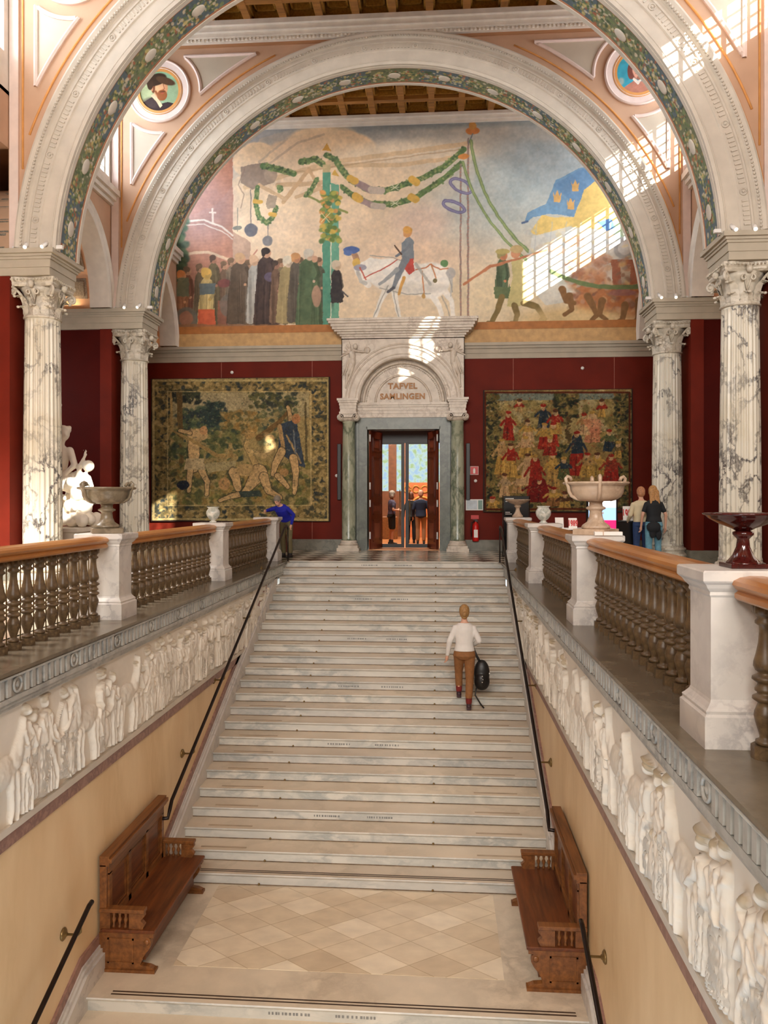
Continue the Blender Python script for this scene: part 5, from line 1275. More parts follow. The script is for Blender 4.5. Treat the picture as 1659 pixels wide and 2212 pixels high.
balustrade(1, 5.50, 9.76, 16, 'long brown stone balustrade on the right between the dark red and cream bowls')
balustrade(1, 10.30, 14.62, 16, 'brown stone balustrade on the right between the cream bowl and round urn')
balustrade(1, 15.16, 19.48, 16, 'farthest brown stone balustrade on the right, near the top step')

# ================================================================== URNS AND BOWLS
def torusring(b, cx, cz, r, R, n=20, y=0): b.tube([(cx + R * cos(a), y, cz + R * sin(a)) for a in np.linspace(0, 2 * pi, n)], r, 8)
# left: wide grey bowl with loop handles
def handled_bowl(x, y, z, k, mat, label, rz=0.0):
    o = empty('stone_bowl', (x, y, z), label, 'bowl', rz=rz)
    b = MB(); b.bbox(-.21 * k, .21 * k, -.21 * k, .21 * k, 0, .075 * k, .006)
    b.lathe([(.17 * k, .075 * k), (.18 * k, .10 * k), (.16 * k, .125 * k), (.11 * k, .16 * k), (.085 * k, .22 * k), (.075 * k, .29 * k), (.085 * k, .31 * k), (.12 * k, .325 * k), (.12 * k, .345 * k), (.085 * k, .36 * k), (.08 * k, .40 * k), (.10 * k, .43 * k)], seg=32); b.build('foot', mat, o)
    b = MB(); b.lathe([(.08 * k, .42 * k), (.18 * k, .425 * k), (.27 * k, .45 * k), (.31 * k, .50 * k), (.335 * k, .57 * k), (.345 * k, .62 * k), (.40 * k, .635 * k), (.41 * k, .65 * k), (.40 * k, .662 * k), (.34 * k, .66 * k), (.30 * k, .60 * k), (.24 * k, .52 * k), (.05 * k, .48 * k)], seg=40, cap=False); b.build('basin', mat, o)
    for a in (0.6, -0.6, pi - .6, pi + .6):
        b = MB(); c, s_ = cos(a), sin(a); P_ = [(.20, .44), (.27, .455), (.335, .49), (.365, .54), (.375, .60), (.40, .66), (.41, .705), (.385, .73), (.35, .715), (.335, .68)]
        b.tube([(r * k * c, r * k * s_, zz * k) for r, zz in P_], .022 * k, 8); b.build('handle', mat, o)
    return o
handled_bowl(PX[-1], 10.03, 1.125, .93, 'urn_grey', 'grey stone bowl with loop handles on a left pedestal', 0.5)
handled_bowl(PX[1] + .02, 10.03, 1.125, 1.02, 'urn_cream', 'large cream stone bowl with loop handles on a right pedestal', 0.9)
def urn(x, y, h, w, prof, mat, label, cat='urn', name='marble_urn', parts=None):
    o = empty(name, (x, y, 1.125), label, cat)
    mx_ = max(p[0] for p in prof); mh = max(p[1] for p in prof)
    cut = next(i for i, p in enumerate(prof) if p[2:] == (1,))
    b = MB(); b.lathe([(p[0] / mx_ * w / 2, p[1] / mh * h) for p in prof[:cut + 1]], seg=36); b.build('foot', mat, o)
    b = MB(); b.lathe([(p[0] / mx_ * w / 2, p[1] / mh * h) for p in prof[cut:]], seg=36, cap=False); b.build('body', mat, o)
    return o
UR = [(.5, 0), (.52, .06), (.36, .10), (.30, .14, 1), (.62, .24), (.90, .42), (1.0, .58), (.96, .72), (.78, .84), (.70, .88), (.76, .94), (.92, 1.0), (.88, 1.0), (.64, .9), (.8, .7), (.3, .3)]
urn(PX[-1], 14.89, .31, .27, UR, 'urn_white', 'small round white urn on a left pedestal, in front of the green tapestry')
urn(PX[1], 14.89, .33, .29, UR, 'urn_white', 'round mottled white urn between the two pale bowls on the right')
TZ = [(.42, 0), (.42, .10), (.40, .11), (.36, .14), (.27, .22), (.17, .38), (.15, .52), (.20, .56), (.26, .60), (.26, .65), (.18, .67, 1), (.30, .72), (.60, .80), (.85, .90), (.92, .95), (1.0, .97), (1.0, 1.0), (.95, .995), (.6, .88), (.1, .80)]
o = urn(PX[1] + .02, 5.23, .36, .50, TZ, 'porphyry', 'polished dark red shallow bowl on foot, nearest on the right', 'bowl', 'stone_bowl')
b = MB(); b.bbox(-.115, .115, -.115, .115, 0, .03, .003); b.build('plinth', 'porphyry', o)
urn(PX[1], 19.75, .46, .64, TZ, 'urn_cream', 'shallow pale bowl on tall foot at the stair top, before the black information stand', 'bowl', 'stone_bowl')

# ================================================================== METAL HANDRAILS
def rail(x, sgn, pts, brs, label):
    root = empty('handrail', pts[0], label, 'handrail')
    p0 = Vector(pts[0]); b = MB(); b.tube([Vector(p) - p0 for p in pts], .027, 10); b.build('rail_tube', 'iron', root)
    for (y, z) in brs:
        b = MB(); wx = (WL if sgn < 0 else WR) - sgn * .0
        def Q(xx, yy, zz): return tuple(Vector((xx, yy, zz)) - p0)
        b.tube([Q(x, y, z - .01), Q(x, y, z - .09), Q(x + sgn * .03, y, z - .12), Q(wx, y, z - .12)], .013, 8)
        b.lathe([(.0, 0), (.065, 0), (.07, .012), (.05, .028), (.03, .035), (.018, .05)], seg=16)
        n = len(b.v[-1]); v = b.v[-1].copy(); b.v[-1] = np.stack([-sgn * v[:, 2] + wx - p0.x, v[:, 0] + y - p0.y, v[:, 1] + z - .12 - p0.z], -1)
        b.build('bracket', 'brass', root)
zr = lambda y: -2.86 + .4504 * (y - 10.7)
for s, x in ((-1, WL + .20), (1, WR - .20)):
    side = 'left' if s < 0 else 'right'
    pts = [(x + s * .17, 10.70, -2.98), (x, 10.72, -2.97), (x, 10.80, -2.88), (x, 10.88, zr(10.88)), (x, 18.75, zr(18.75)), (x, 18.95, zr(18.9) + .03), (x + s * .0, 19.3, zr(18.95) + .05), (x - s * 0.0, 19.42, zr(18.95) - .02)]
    rail(x, s, pts, [(y, zr(y)) for y in (11.9, 13.6, 15.45, 17.3)], 'dark metal handrail climbing the %s side of the upper stairs' % side)
    zl = lambda y: -2.92 + .4504 * (y - 8.25)
    rail(x, s, [(x, 4.2, zl(4.2)), (x, 8.25, zl(8.25)), (x, 8.32, zl(8.25) + .01)], [(8.05, zl(8.05)), (6.0, zl(6.0))], 'dark metal handrail at the bottom %s corner, beside the bench' % side)
    b = MB(); b.tube([(0, 0, 0), (0, 0, zr(18.95) + .05)], .016, 8); b.tube([(0, 0, 0), (0, 0, .01)], .04, 10)
    o = b.build('rail_post', 'iron', loc=(x, 19.42, 0)); tag(o, 'thin dark post holding the handrail at the stair top, %s side' % side, 'post')

# ================================================================== BENCHES
def bench(s, label):
    x = WL + .03 if s < 0 else WR - .03; L = 1.92
    root = empty('carved_bench', (x, 8.88, ZL), label, 'bench', 'oak benches on the landing')
    def X(d): return -s * d                                # d = distance from the wall
    b = MB()                                               # backrest
    b.box(X(.02), X(.07), .06, L - .06, .42, 1.25, 1)
    for z0, z1, d in ((.50, .58, .10), (1.12, 1.24, .10), (1.24, 1.28, .12), (1.28, 1.33, .15), (1.33, 1.36, .12)): b.box(X(.0), X(d), 0 if z0 > 1.2 else .05, L if z0 > 1.2 else L - .05, z0, z1, 0)
    for i in range(4): y = .05 + (L - .18) * i / 3; b.box(X(.02), X(.10), y, y + .08, .5, 1.14, 0)
    for i in range(3):
        ya = .13 + (L - .18) * i / 3; yb_ = ya + (L - .18) / 3 - .08
        for e in (0.03, 0.06): 
            q = .012; d = .085 - e * .2
            b.box(X(.06), X(d), ya + e, ya + e + q, .58 + e, 1.12 - e, 0); b.box(X(.06), X(d), yb_ - e - q, yb_ - e, .58 + e, 1.12 - e, 0)
            b.box(X(.06), X(d), ya + e, yb_ - e, .58 + e, .58 + e + q, 0); b.box(X(.06), X(d), ya + e, yb_ - e, 1.12 - e - q, 1.12 - e, 0)
    b.build('backrest', ['bench', 'bench_dark'], root)
    b = MB(); b.bbox(X(.02), X(.68), -.02, L + .02, .465, .505, .008); b.bbox(X(.05), X(.63), .03, L - .03, .42, .468, .005); b.build('seat', 'bench_dark', root)
    b = MB(); b.box(X(.50), X(.54), .06, L - .06, .12, .43); b.build('front_board', 'bench_dark', root)
    for y0 in (0.0, L - .07):                              # end panels with scrolled feet
        b = MB()
        pr = [(.0, .0), (.66, .0), (.66, .05), (.60, .075), (.50, .085), (.52, .16), (.56, .22), (.60, .27), (.63, .33), (.62, .40), (.58, .43), (0, .43)]
        pr = [(X(d), z) for d, z in pr]
        b.prism(pr, 'y', y0, y0 + .07)
        f = y0 - .008 if y0 == 0 else y0 + .07
        b.box(X(.10), X(.42), f, f + .008, .10, .12); b.box(X(.10), X(.42), f, f + .008, .38, .40); b.box(X(.10), X(.12), f, f + .008, .10, .40); b.box(X(.40), X(.42), f, f + .008, .10, .40)
        b.ball((X(.575), f + .004, .36), .035, 10, 0, (1, .4, 1)); b.box(X(-.01), X(.68), y0 - .02, y0 + .09, -.0, .035)
        b.box(X(.0), X(.66), y0 - .01, y0 + .08, .42, .465)
        b.build('end_panel', 'bench', root)
        b = MB()                                           # low arm with little turned balusters
        b.bbox(X(.0), X(.55), y0 - .02, y0 + .09, .70, .745, .006)
        b.prism([(X(d), z) for d, z in ((.36, .5), (.52, .5), (.55, .56), (.50, .61), (.545, .66), (.54, .70), (.36, .70))], 'y', y0 + .005, y0 + .065)
        b.box(X(.08), X(.13), y0, y0 + .07, .5, .70)
        b.build('armrest', 'bench', root)
        for i in range(3):
            b = MB(); b.lathe([(.010, .5), (.024, .52), (.012, .55), (.022, .59), (.026, .61), (.012, .64), (.022, .68), (.010, .70)], seg=10)
            b.build('spindle', 'bench', root, loc=(X(.165 + .072 * i), y0 + .035, 0))
    for y0 in (0.0, L - .07):
        b = MB(); b.bbox(X(0), X(.085), y0, y0 + .07, .42, 1.26, .006); b.build('corner_post', 'bench', root)
bench(-1, 'long carved oak bench with panelled back against the left wall')
bench(1, 'long carved oak bench with panelled back against the right wall')

# ================================================================== PORTAL AND DOOR
XP = -1.13
po = empty('portal', (XP, YB - .3, 0), 'white marble portal with green columns, arched tympanum and carved figures', 'doorway')
def PB(b, name, mats): o = b.build(name, mats, po); o.matrix_parent_inverse = Matrix.Translation((-XP, -(YB - .3), 0)); return o
for s in (-1, 1):
    xc = XP + s * 1.67; yc = YB - .32
    b = MB(); b.box(xc - .34, xc + .34, yc - .30, YB, 0, .10); b.box(xc - .30, xc + .30, yc - .27, YB, .10, .18); b.lathe([(.28, .18), (.29, .21), (.27, .24), (.245, .26), (.26, .285), (.24, .31), (.225, .33)], xc, yc, seg=32); PB(b, 'column_base', 'portal')
    b = MB(); b.lathe([(.225, .33), (.21, .38), (.212, 1.5), (.20, 2.8), (.185, 3.92), (.20, 3.95), (.20, 3.98)], xc, yc, seg=32); PB(b, 'column_shaft', 'green_marble')
    b = MB(); b.lathe([(.19, 3.98), (.24, 4.05), (.24, 4.08)], xc, yc, seg=24)
    for q in (-1, 1):
        cx = xc + q * .235; b.tube([(cx, yc - .22, 4.10), (cx, yc + .22, 4.10)], .105, 16, smooth=True); b.tube([(cx + .07 * cos(a), yc - .235, 4.10 + .07 * sin(a)) for a in np.linspace(0, 2 * pi, 13)], .014, 6); b.ball((cx, yc - .225, 4.10), .03, 8)
    b.box(xc - .23, xc + .23, yc - .22, yc + .22, 4.10, 4.20); b.box(xc - .27, xc + .27, yc - .25, YB, 4.20, 4.27); PB(b, 'capital', 'portal')
    b = MB()
    for e, za, zb in ((0, 4.27, 4.36), (.015, 4.36, 4.46), (.03, 4.46, 4.54), (.06, 4.54, 4.60), (.09, 4.60, 4.67)): b.box(xc - .24 - e, xc + .24 + e, yc - .24 - e, YB, za, zb)
    PB(b, 'impost', 'portal')
    b = MB(); xi, xo = XP + s * 1.12, XP + s * 1.45
    b.box(xi, xo, YB - .12, YB, 0, 4.12); b.box(xi, xi + s * .06, YB - .15, YB + .5, 0, 3.86); b.box(xo - s * .07, xo, YB - .16, YB, 0, 4.12); b.box(xo, XP + s * 1.85, YB - .05, YB, 0, 4.2); PB(b, 'jamb', 'portal_grey')
b = MB(); b.box(XP - 1.12, XP + 1.12, YB - .12, YB, 3.80, 4.12); b.box(XP - 1.14, XP + 1.14, YB - .15, YB + .5, 3.76, 3.84); PB(b, 'lintel', 'portal_grey')
b = MB()
for e, za, zb in ((0, 4.12, 4.24), (.02, 4.24, 4.34), (.04, 4.34, 4.44), (.08, 4.44, 4.50), (.12, 4.50, 4.58)): b.box(XP - 1.42, XP + 1.42, YB - .16 - e, YB, za, zb)
PB(b, 'architrave', 'portal')
# arched field: square block with a round recess
b = MB(); N = 48; zc = 4.58; R1 = 1.33
inn = [(XP + R1 * cos(a), zc + R1 * sin(a)) for a in np.linspace(0, pi, N)]
yf = YB - .42
out_ = [(XP + 1.88 * max(-1, min(1, 1.9 * cos(a))), min(6.52, zc + (6.52 - zc) * 1.9 * sin(a))) for a in np.linspace(0, pi, N)]
b.loft([[(x, yf, z) for x, z in inn], [(x, yf, z) for x, z in out_]], 0, False, False, False)
b.loft([[(x, yf, z) for x, z in inn], [(x, YB - .08, z) for x, z in inn]], 0, False, True, False)
b.box(XP - 1.88, XP - 1.86, yf, YB, zc, 6.52); b.box(XP + 1.86, XP + 1.88, yf, YB, zc, 6.52); b.box(XP - 1.88, XP + 1.88, yf, YB, 6.50, 6.52); b.box(XP - 1.4, XP + 1.4, YB - .08, YB - .02, zc - .03, 6.0)
for r, d, w_ in ((1.36, .05, .03), (1.46, .02, .02), (1.66, .03, .025), (1.76, .05, .03)):
    a0_ = math.acos(min(1, 1.88 / r)) if r > 1.88 else 0; b.tube([(XP + r * cos(a), yf - .0, zc + r * sin(a)) for a in np.linspace(0, pi, 60)], w_, 6)
for r in (1.24,): b.tube([(XP + r * cos(a), YB - .12, zc + r * sin(a)) for a in np.linspace(0, pi, 50)], .05, 8); 
for a in np.linspace(0.02, pi - .02, 60): b.ball((XP + 1.14 * cos(a), YB - .10, zc + 1.14 * sin(a)), .022, 6)
b.tube([(XP + .86 * cos(a), YB - .09, zc + .86 * sin(a)) for a in np.linspace(0, pi, 50)], .035, 8)
PB(b, 'tympanum', 'portal')
b = MB()
for e, za, zb in ((.0, 6.52, 6.58), (.05, 6.58, 6.64), (.12, 6.64, 6.70), (.20, 6.70, 6.76), (.26, 6.76, 6.84), (.30, 6.84, 6.92), (.36, 6.92, 6.99), (.40, 6.99, 7.06)): b.box(XP - 1.88 - e, XP + 1.88 + e, yf - .04 - e, YB, za, zb)
x = XP - 2.26
while x < XP + 2.24: b.ball((x, yf - .42, 7.03), .028, 6); x += .075
PB(b, 'cornice', 'portal')
for s in (-1, 1):                                          # carved winged figures in the corners
    b = MB(); cx = XP + s * 1.55; y = yf - .03
    b.cap((cx, y, 6.05), (cx - s * .02, y, 5.75), .10, .085); b.ball((cx - s * .10, y - .05, 6.27), .075, 12, 0, (1, 1, 1.2)); b.cap((cx - s * .04, y, 6.15), (cx - s * .36, y - .03, 6.10), .05, .03); b.ball((cx - s * .46, y - .02, 6.16), .10, 12, 0, (1, .3, 1))
    b.cap((cx, y, 5.72), (cx + s * .16, y, 5.40), .085, .05); b.cap((cx + s * .16, y, 5.40), (cx + s * .20, y, 5.02), .05, .03); b.cap((cx - s * .02, y, 5.72), (cx + s * .06, y, 5.38), .07, .045); b.cap((cx + s * .06, y, 5.38), (cx + s * .19, y, 5.12), .045, .03)
    for i in range(6): b.cap((cx + s * .05, y, 6.12), (cx + s * (.10 + .05 * i), y, 6.42 - .09 * i), .035, .02)
    for i in range(5): b.cap((cx - s * .06 + s * .04 * i, y - .03, 5.9), (cx + s * (.02 + .07 * i), y - .02, 5.48 - .02 * i), .035, .02)
    PB(b, 'carved_figure', 'portal')
def text(s, h, loc, mat, name, parent=None, ext=.008, rz=0.0, sx=1.0, inv=None, rot=None):
    cu = bpy.data.curves.new(name, 'FONT'); cu.body = s; cu.size = h / .70; cu.extrude = ext; cu.align_x = 'CENTER'; cu.space_character = 1.08; cu.resolution_u = 3; cu.offset = 0.010
    tmp = bpy.data.objects.new(name, cu); scene.collection.objects.link(tmp)
    bpy.context.view_layer.update()
    me = bpy.data.meshes.new_from_object(tmp.evaluated_get(bpy.context.evaluated_depsgraph_get()))
    bpy.data.objects.remove(tmp)
    me.materials.clear(); me.materials.append(M[mat]); me.transform(Matrix.Diagonal((sx, 1, 1, 1)))
    o = bpy.data.objects.new(name, me); scene.collection.objects.link(o)
    o.rotation_euler = rot or (pi / 2, 0, rz); o.location = loc
    if parent is not None: o.parent = parent
    if inv is not None: o.matrix_parent_inverse = inv
    return o
inv = Matrix.Translation((-XP, -(YB - .3), 0))
text('TAFVEL', .17, (XP - .02, YB - .10, 5.02), 'gold_letter', 'gilt_lettering', po, inv=inv, sx=1.05)
text('SAMLINGEN', .17, (XP - .02, YB - .10, 4.70), 'gold_letter', 'gilt_lettering', po, inv=inv, sx=1.0)

# two mahogany leaves folded back, bronze glass doors behind
def leaf_(s):
    root = empty('door_leaf', (XP + s * 1.08, YB + .12, 0), 'dark red-brown panelled door leaf folded open on the %s of the doorway' % ('left' if s < 0 else 'right'), 'door', rz=s * radians(0))
    b = MB(); L = .92
    ang = radians(72)
    def Q(t_, n_, z): return (-s * (t_ * cos(ang)) - s * n_ * sin(ang), t_ * sin(ang) - n_ * cos(ang) * 1.0, z)
    def slab(t0, t1, n0, n1, z0, z1, mi=0):
        v = [Q(t_, n_, z) for t_ in (t0, t1) for n_ in (n0, n1) for z in (z0, z1)]
        b.add(v, [(0, 1, 3, 2), (4, 6, 7, 5), (0, 4, 5, 1), (2, 3, 7, 6), (0, 2, 6, 4), (1, 5, 7, 3)], mi)
    slab(0, L, 0, .07, 0.02, 3.74)
    for z0, z1 in ((.25, .95), (1.1, 1.5), (1.65, 2.95), (3.1, 3.55)):
        for a0_, a1_, c0, c1 in ((.14, .78, z0, z0 + .04), (.14, .78, z1 - .04, z1), (.14, .18, z0, z1), (.74, .78, z0, z1)): slab(a0_, a1_, .07, .095, c0, c1, 0)
        slab(.26, .66, .07, .085, z0 + .12, z1 - .12, 1)
    b.build('leaf', ['door', m_plain('worn_red_door_panel', (120, 56, 36), .3)], root)
    for z in (.35, 1.35, 1.9, 3.4): b = MB(); b.tube([Q(-.0, .03, z), Q(-.0, .03, z + .22)], .025, 8); b.build('hinge', 'white_metal', root)
leaf_(-1); leaf_(1)
gd = empty('glass_door', (XP, YB + 1.08, 0), 'dark bronze framed glass double door inside the portal', 'door')
for s in (-1, 1):
    b = MB(); 
    for x0, x1, z0, z1 in ((.02, .12, .02, 3.42), (.80, .84, .02, 3.42), (.12, .80, .02, .14), (.12, .80, 3.38, 3.42)): b.box(s * x0, s * x1, -.03, .03, z0, z1)
    b.box(s * .84, s * 1.10, -.05, .05, 0, 3.5)
    b.build('door_frame', 'black', gd)
    b = MB(); b.box(s * .11, s * .80, -.005, .005, .16, 3.36); b.build('glass_pane', 'glass', gd)
    b = MB(); b.tube([(s * .16, -.06, .75), (s * .16, -.06, 1.9)], .014, 8); b.build('pull_handle', 'brass', gd)
b = MB(); b.box(-1.12, 1.12, -.05, .05, 3.42, 4.0); b.build('transom', 'black', gd)

# picture room beyond
b = MB(); b.box(-6, 4, YB + .5, 33.2, -.2, 0.0, 0); struct(b.build('floor', 'parquet'))
b = MB(); b.box(-6.2, -6, YB + .5, 33.2, 0, 6, 0); b.box(4, 4.2, YB + .5, 33.2, 0, 6, 0); b.box(-6, 4, YB + .5, 33.2, 6, 6.2, 0)
zA, zB = 1.95, 4.6
W_ = [(-2.55, -2.20), (-1.86, -1.60), (-1.33, .25)]
x = -6
for a, c_ in W_: b.box(x, a, 33.0, 33.2, 0, 6, 0); b.box(a, c_, 33.0, 33.2, 0, zA, 0); b.box(a, c_, 33.0, 33.2, zB, 6, 0); x = c_
b.box(x, 4, 33.0, 33.2, 0, 6, 0)
struct(b.build('wall_gallery_room', m_plain('brown_gallery_wall', (120, 74, 46), .5, var=.15)))
t = NT('garden_seen_through_window', .9); mp = t.coord((3.0,) * 3); nz = t.n('ShaderNodeTexNoise', Scale=1.5, Detail=5.0); t.l(mp, 'Vector', nz, 'Vector')
r_ = t.ramp(nz, 'Fac', [(.38, rgb(176, 208, 238)), (.5, rgb(206, 232, 226)), (.62, rgb(186, 210, 150))]); t.l(r_, 'Color', t.p, 'Emission Color'); t.p.inputs['Emission Strength'].default_value = 1.0; t.p.inputs['Base Color'].default_value = (0, 0, 0, 1)
b = MB()
for a, c_ in W_: b.box(a, c_, 33.12, 33.14, zA, zB)
struct(b.build('window_30', t.m))
o = empty('display_screen_wall', (-.80, 32.2, 0), 'orange red display panel with round motifs in the room beyond the door', 'display')
b = MB(); b.box(-.75, .85, 0, .12, 0, 2.3); b.build('panel', m_plain('orange_panel', (196, 112, 64), .5), o)
b = MB()
for i in range(4): b.tube([(-.55 + i * .36 + .14 * cos(a), -.02, 2.02 + .14 * sin(a)) for a in np.linspace(0, 2 * pi, 17)], .03, 6)
b.tube([(0.05 + .45 * cos(a), -.02, 1.25 + .45 * sin(a)) for a in np.linspace(0, 2 * pi, 29)], .05, 6); b.build('round_motifs', 'gold', o)
b = MB(); b.bbox(-.30, .30, -.25, .25, 0, .9, .02); o = b.build('wooden_case', 'bench', loc=(-2.0, 31.0, 0)); tag(o, 'brown wooden case standing in the room beyond, behind the grey-haired visitor', 'cabinet')
# ================================================================== PEOPLE
def voxel(b, name, mat, parent, vs, smooth=6):
    me = b.mesh('tmp', [mat]); o = bpy.data.objects.new('tmp', me); scene.collection.objects.link(o)
    m = o.modifiers.new('r', 'REMESH'); m.mode = 'VOXEL'; m.voxel_size = vs; m.use_smooth_shade = True
    s_ = o.modifiers.new('s', 'SMOOTH'); s_.iterations = smooth; s_.factor = .5
    bpy.context.view_layer.update()
    me2 = bpy.data.meshes.new_from_object(o.evaluated_get(bpy.context.evaluated_depsgraph_get()))
    bpy.data.objects.remove(o); me2.name = name
    me2.materials.clear(); me2.materials.append(M[mat] if isinstance(mat, str) else mat)
    o = bpy.data.objects.new(name, me2); scene.collection.objects.link(o)
    if parent is not None: o.parent = parent
    return o
def torso_rings(b, secs, n=20):
    rg = []
    for (c, rx, ry, fy) in secs:
        c = Vector(c); rg.append([tuple(c + Vector((rx * cos(a), ry * sin(a) * cos(fy), ry * sin(a) * sin(fy)))) for a in np.linspace(0, 2 * pi, n, endpoint=False)])
    b.loft(rg, 0, True, True)
def hand(b, wr, dirv, side, up=(0, 0, 1), k=1.0, curl=.5):
    w = Vector(wr); d = Vector(dirv).normalized(); lat = d.cross(Vector((side, 0, 0)));
    if lat.length < .1: lat = Vector((0, 1, 0))
    lat.normalize(); nrm = d.cross(lat).normalized() * side
    b.cap(w, w + d * .075 * k, .022 * k, .032 * k, 10); b.cap(w + d * .03 * k + lat * .018 * k, w + d * .085 * k + lat * .026 * k, .018 * k, .017 * k, 8); b.cap(w + d * .03 * k - lat * .018 * k, w + d * .085 * k - lat * .026 * k, .018 * k, .017 * k, 8)
    for i, L in enumerate((.062, .074, .068, .052)):
        o = lat * (.027 - .018 * i) * k; a = w + d * .09 * k + o; m_ = a + (d * cos(curl * .6) + nrm * sin(curl * .6)) * L * .5 * k; e = m_ + (d * cos(curl * 1.6) + nrm * sin(curl * 1.6)) * L * .5 * k
        b.cap(a, m_, .0095 * k, .009 * k, 8); b.cap(m_, e, .009 * k, .0075 * k, 8)
    a = w + d * .025 * k + lat * .028 * k; m_ = a + (d * .7 + lat * .7) * .04 * k; b.cap(a, m_, .013 * k, .011 * k, 8); b.cap(m_, m_ + (d + nrm * .3) * .032 * k, .0105 * k, .009 * k, 8)
def person(loc, rz, H, label, J=None, top=None, bottom=None, shoes=(30, 28, 30), hair=(90, 66, 44), hair_kind='short', sleeves='long', legs='long', lean=0.0, vs=.009, head_turn=0.0, head_nod=0.0, skin=(206, 156, 130), socks=None, female=True):
    k = H / 1.75
    j = dict(hipL=(-.09, 0, .93), hipR=(.09, 0, .93), knL=(-.10, .02, .50), knR=(.10, .02, .50), anL=(-.10, -.02, .09), anR=(.10, -.02, .09), elL=(-.25, -.03, 1.13), elR=(.25, -.03, 1.13), wrL=(-.25, .05, .89), wrR=(.25, .05, .89))
    if J: j.update(J)
    def up(p):                                             # lean the upper body forward about the hips
        p = Vector(p); q = p - Vector((0, 0, .95)); return Vector((p.x, q.y * cos(lean) + q.z * sin(lean), .95 + q.z * cos(lean) - q.y * sin(lean)))
    j = {a: Vector(v) for a, v in j.items()}
    shw = .150 if female else .18
    shL, shR = up((-shw, 0, 1.368)), up((shw, 0, 1.368)); neck = up((0, 0, 1.47)); head = up((0, .025, 1.62)) 
    if not (J and 'absarms' in J):
        for a in ('elL', 'elR', 'wrL', 'wrR'): j[a] = up(j[a])
    else: j.pop('absarms', None)
    V = lambda p: tuple(Vector(p) * k)
    msk = m_plain('skin_tone', skin, .55, var=.04)
    b = MB()
    def tors(grow=0.0, z0=.86, z1=1.46):
        s = [((0, 0, .84), .10, .09), ((0, -.015, .90), .178 if female else .165, .125), ((0, -.005, .98), .160, .11), ((0, .0, 1.10), .130 if female else .150, .095), ((0, .01, 1.22), .145 if female else .165, .11), ((0, .01, 1.34), .158 if female else .18, .112), ((0, .0, 1.415), .125 if female else .15, .08), ((0, 0, 1.45), .078, .06), ((0, 0, 1.48), .052, .052)]
        return [(V(up(c)), (rx + grow) * k, (ry + grow) * k, -lean) for c, rx, ry in s if z0 <= c[2] <= z1]
    torso_rings(b, tors(z0=.8, z1=1.5))
    b.cap(V(neck), V(head - Vector((0, 0, .06))), .050 * k, .048 * k)
    hm = MB()
    def HD(bb, p, r, sc=(1, 1, 1)):
        R = Matrix.Rotation(head_turn, 3, 'Z') @ Matrix.Rotation(-head_nod, 3, 'X'); q = R @ Vector(p); bb.ball(V(head + q), r * k, 14, 0, sc, (R.to_4x4()))
    HD(b, (0, 0, .015), .098, (.80, .98, 1.10)); HD(b, (0, .025, -.055), .066, (.85, .95, 1.0)); HD(b, (0, .062, -.085), .026); HD(b, (0, .098, -.012), .016, (.8, 1, 1.6)); HD(b, (0, .088, -.05), .020, (1.4, .5, .5))
    for s in (-1, 1): HD(b, (s * .078, .0, .0), .022, (.45, 1, 1.3)); HD(b, (s * .03, .078, .03), .018, (1.4, .6, .5))
    for s, sh, el, wr, hp, kn, an in ((-1, shL, j['elL'], j['wrL'], j['hipL'], j['knL'], j['anL']), (1, shR, j['elR'], j['wrR'], j['hipR'], j['knR'], j['anR'])):
        b.cap(V(sh), V(el), .046 * k, .036 * k); b.cap(V(el), V(wr), .036 * k, .024 * k)
        d = (wr - el).normalized(); hand(b, V(wr), d, s, k=k)
        b.cap(V(hp), V(kn), .082 * k, .048 * k); b.cap(V(kn), V((kn * .62 + an * .38) - Vector((0, .012, 0))), .045 * k, .046 * k); b.cap(V((kn * .62 + an * .38) - Vector((0, .012, 0))), V(an), .044 * k, .034 * k)
        b.cap(V(an - Vector((0, .02, .03))), V(an + Vector((0, .15, -.065))), .036 * k, .026 * k)
    body = voxel(b, 'person', msk, None, vs * k)
    body.location = loc; body.rotation_euler = (0, 0, rz); tag(body, label, 'person')
    # top garment
    b = MB(); torso_rings(b, tors(.018, .95 if sleeves != 'jacket' else .83, 1.46))
    for sh, el, wr in ((shL, j['elL'], j['wrL']), (shR, j['elR'], j['wrR'])):
        b.cap(V(sh - Vector((0, 0, .01))), V(el if sleeves != 'short' else sh * .35 + el * .65), .056 * k, .050 * k)
        if sleeves != 'short': b.cap(V(el), V(wr * .93 + el * .07), .049 * k, .036 * k)
    voxel(b, 'jacket' if sleeves == 'jacket' else 'shirt', top, body, vs * k, 4)
    b = MB()
    torso_rings(b, tors(.014, .83, 1.0))
    for hp, kn, an in ((j['hipL'], j['knL'], j['anL']), (j['hipR'], j['knR'], j['anR'])):
        b.cap(V(hp), V(kn if legs == 'long' else hp * .15 + kn * .85), .100 * k, (.070 if legs == 'long' else .085) * k)
        if legs == 'long': b.cap(V(kn), V(an + Vector((0, .0, .13 if socks else .06))), .070 * k, .062 * k)
    voxel(b, 'trousers' if legs == 'long' else 'shorts', bottom, body, vs * k, 4)
    for an in (j['anL'], j['anR']):
        b = MB(); b.cap(V(an - Vector((0, .03, .035))), V(an + Vector((0, .15, -.06))), .045 * k, .034 * k); b.cap(V(an), V(an + Vector((0, 0, .05))), .046 * k, .046 * k)
        if socks: bs = MB(); bs.cap(V(an + Vector((0, 0, .03))), V(an + Vector((0, 0, .17))), .052 * k, .056 * k); voxel(bs, 'sock', m_plain('sock_knit', socks, .8), body, vs * k * .9, 3)
        b.box(*[q * k for q in (an.x - .038, an.x + .038, an.y - .07, an.y + .17, an.z - .09, an.z - .06)])
        voxel(b, 'shoe', m_plain('shoe_leather', shoes, .5), body, vs * k * .9, 3)
    b = MB()
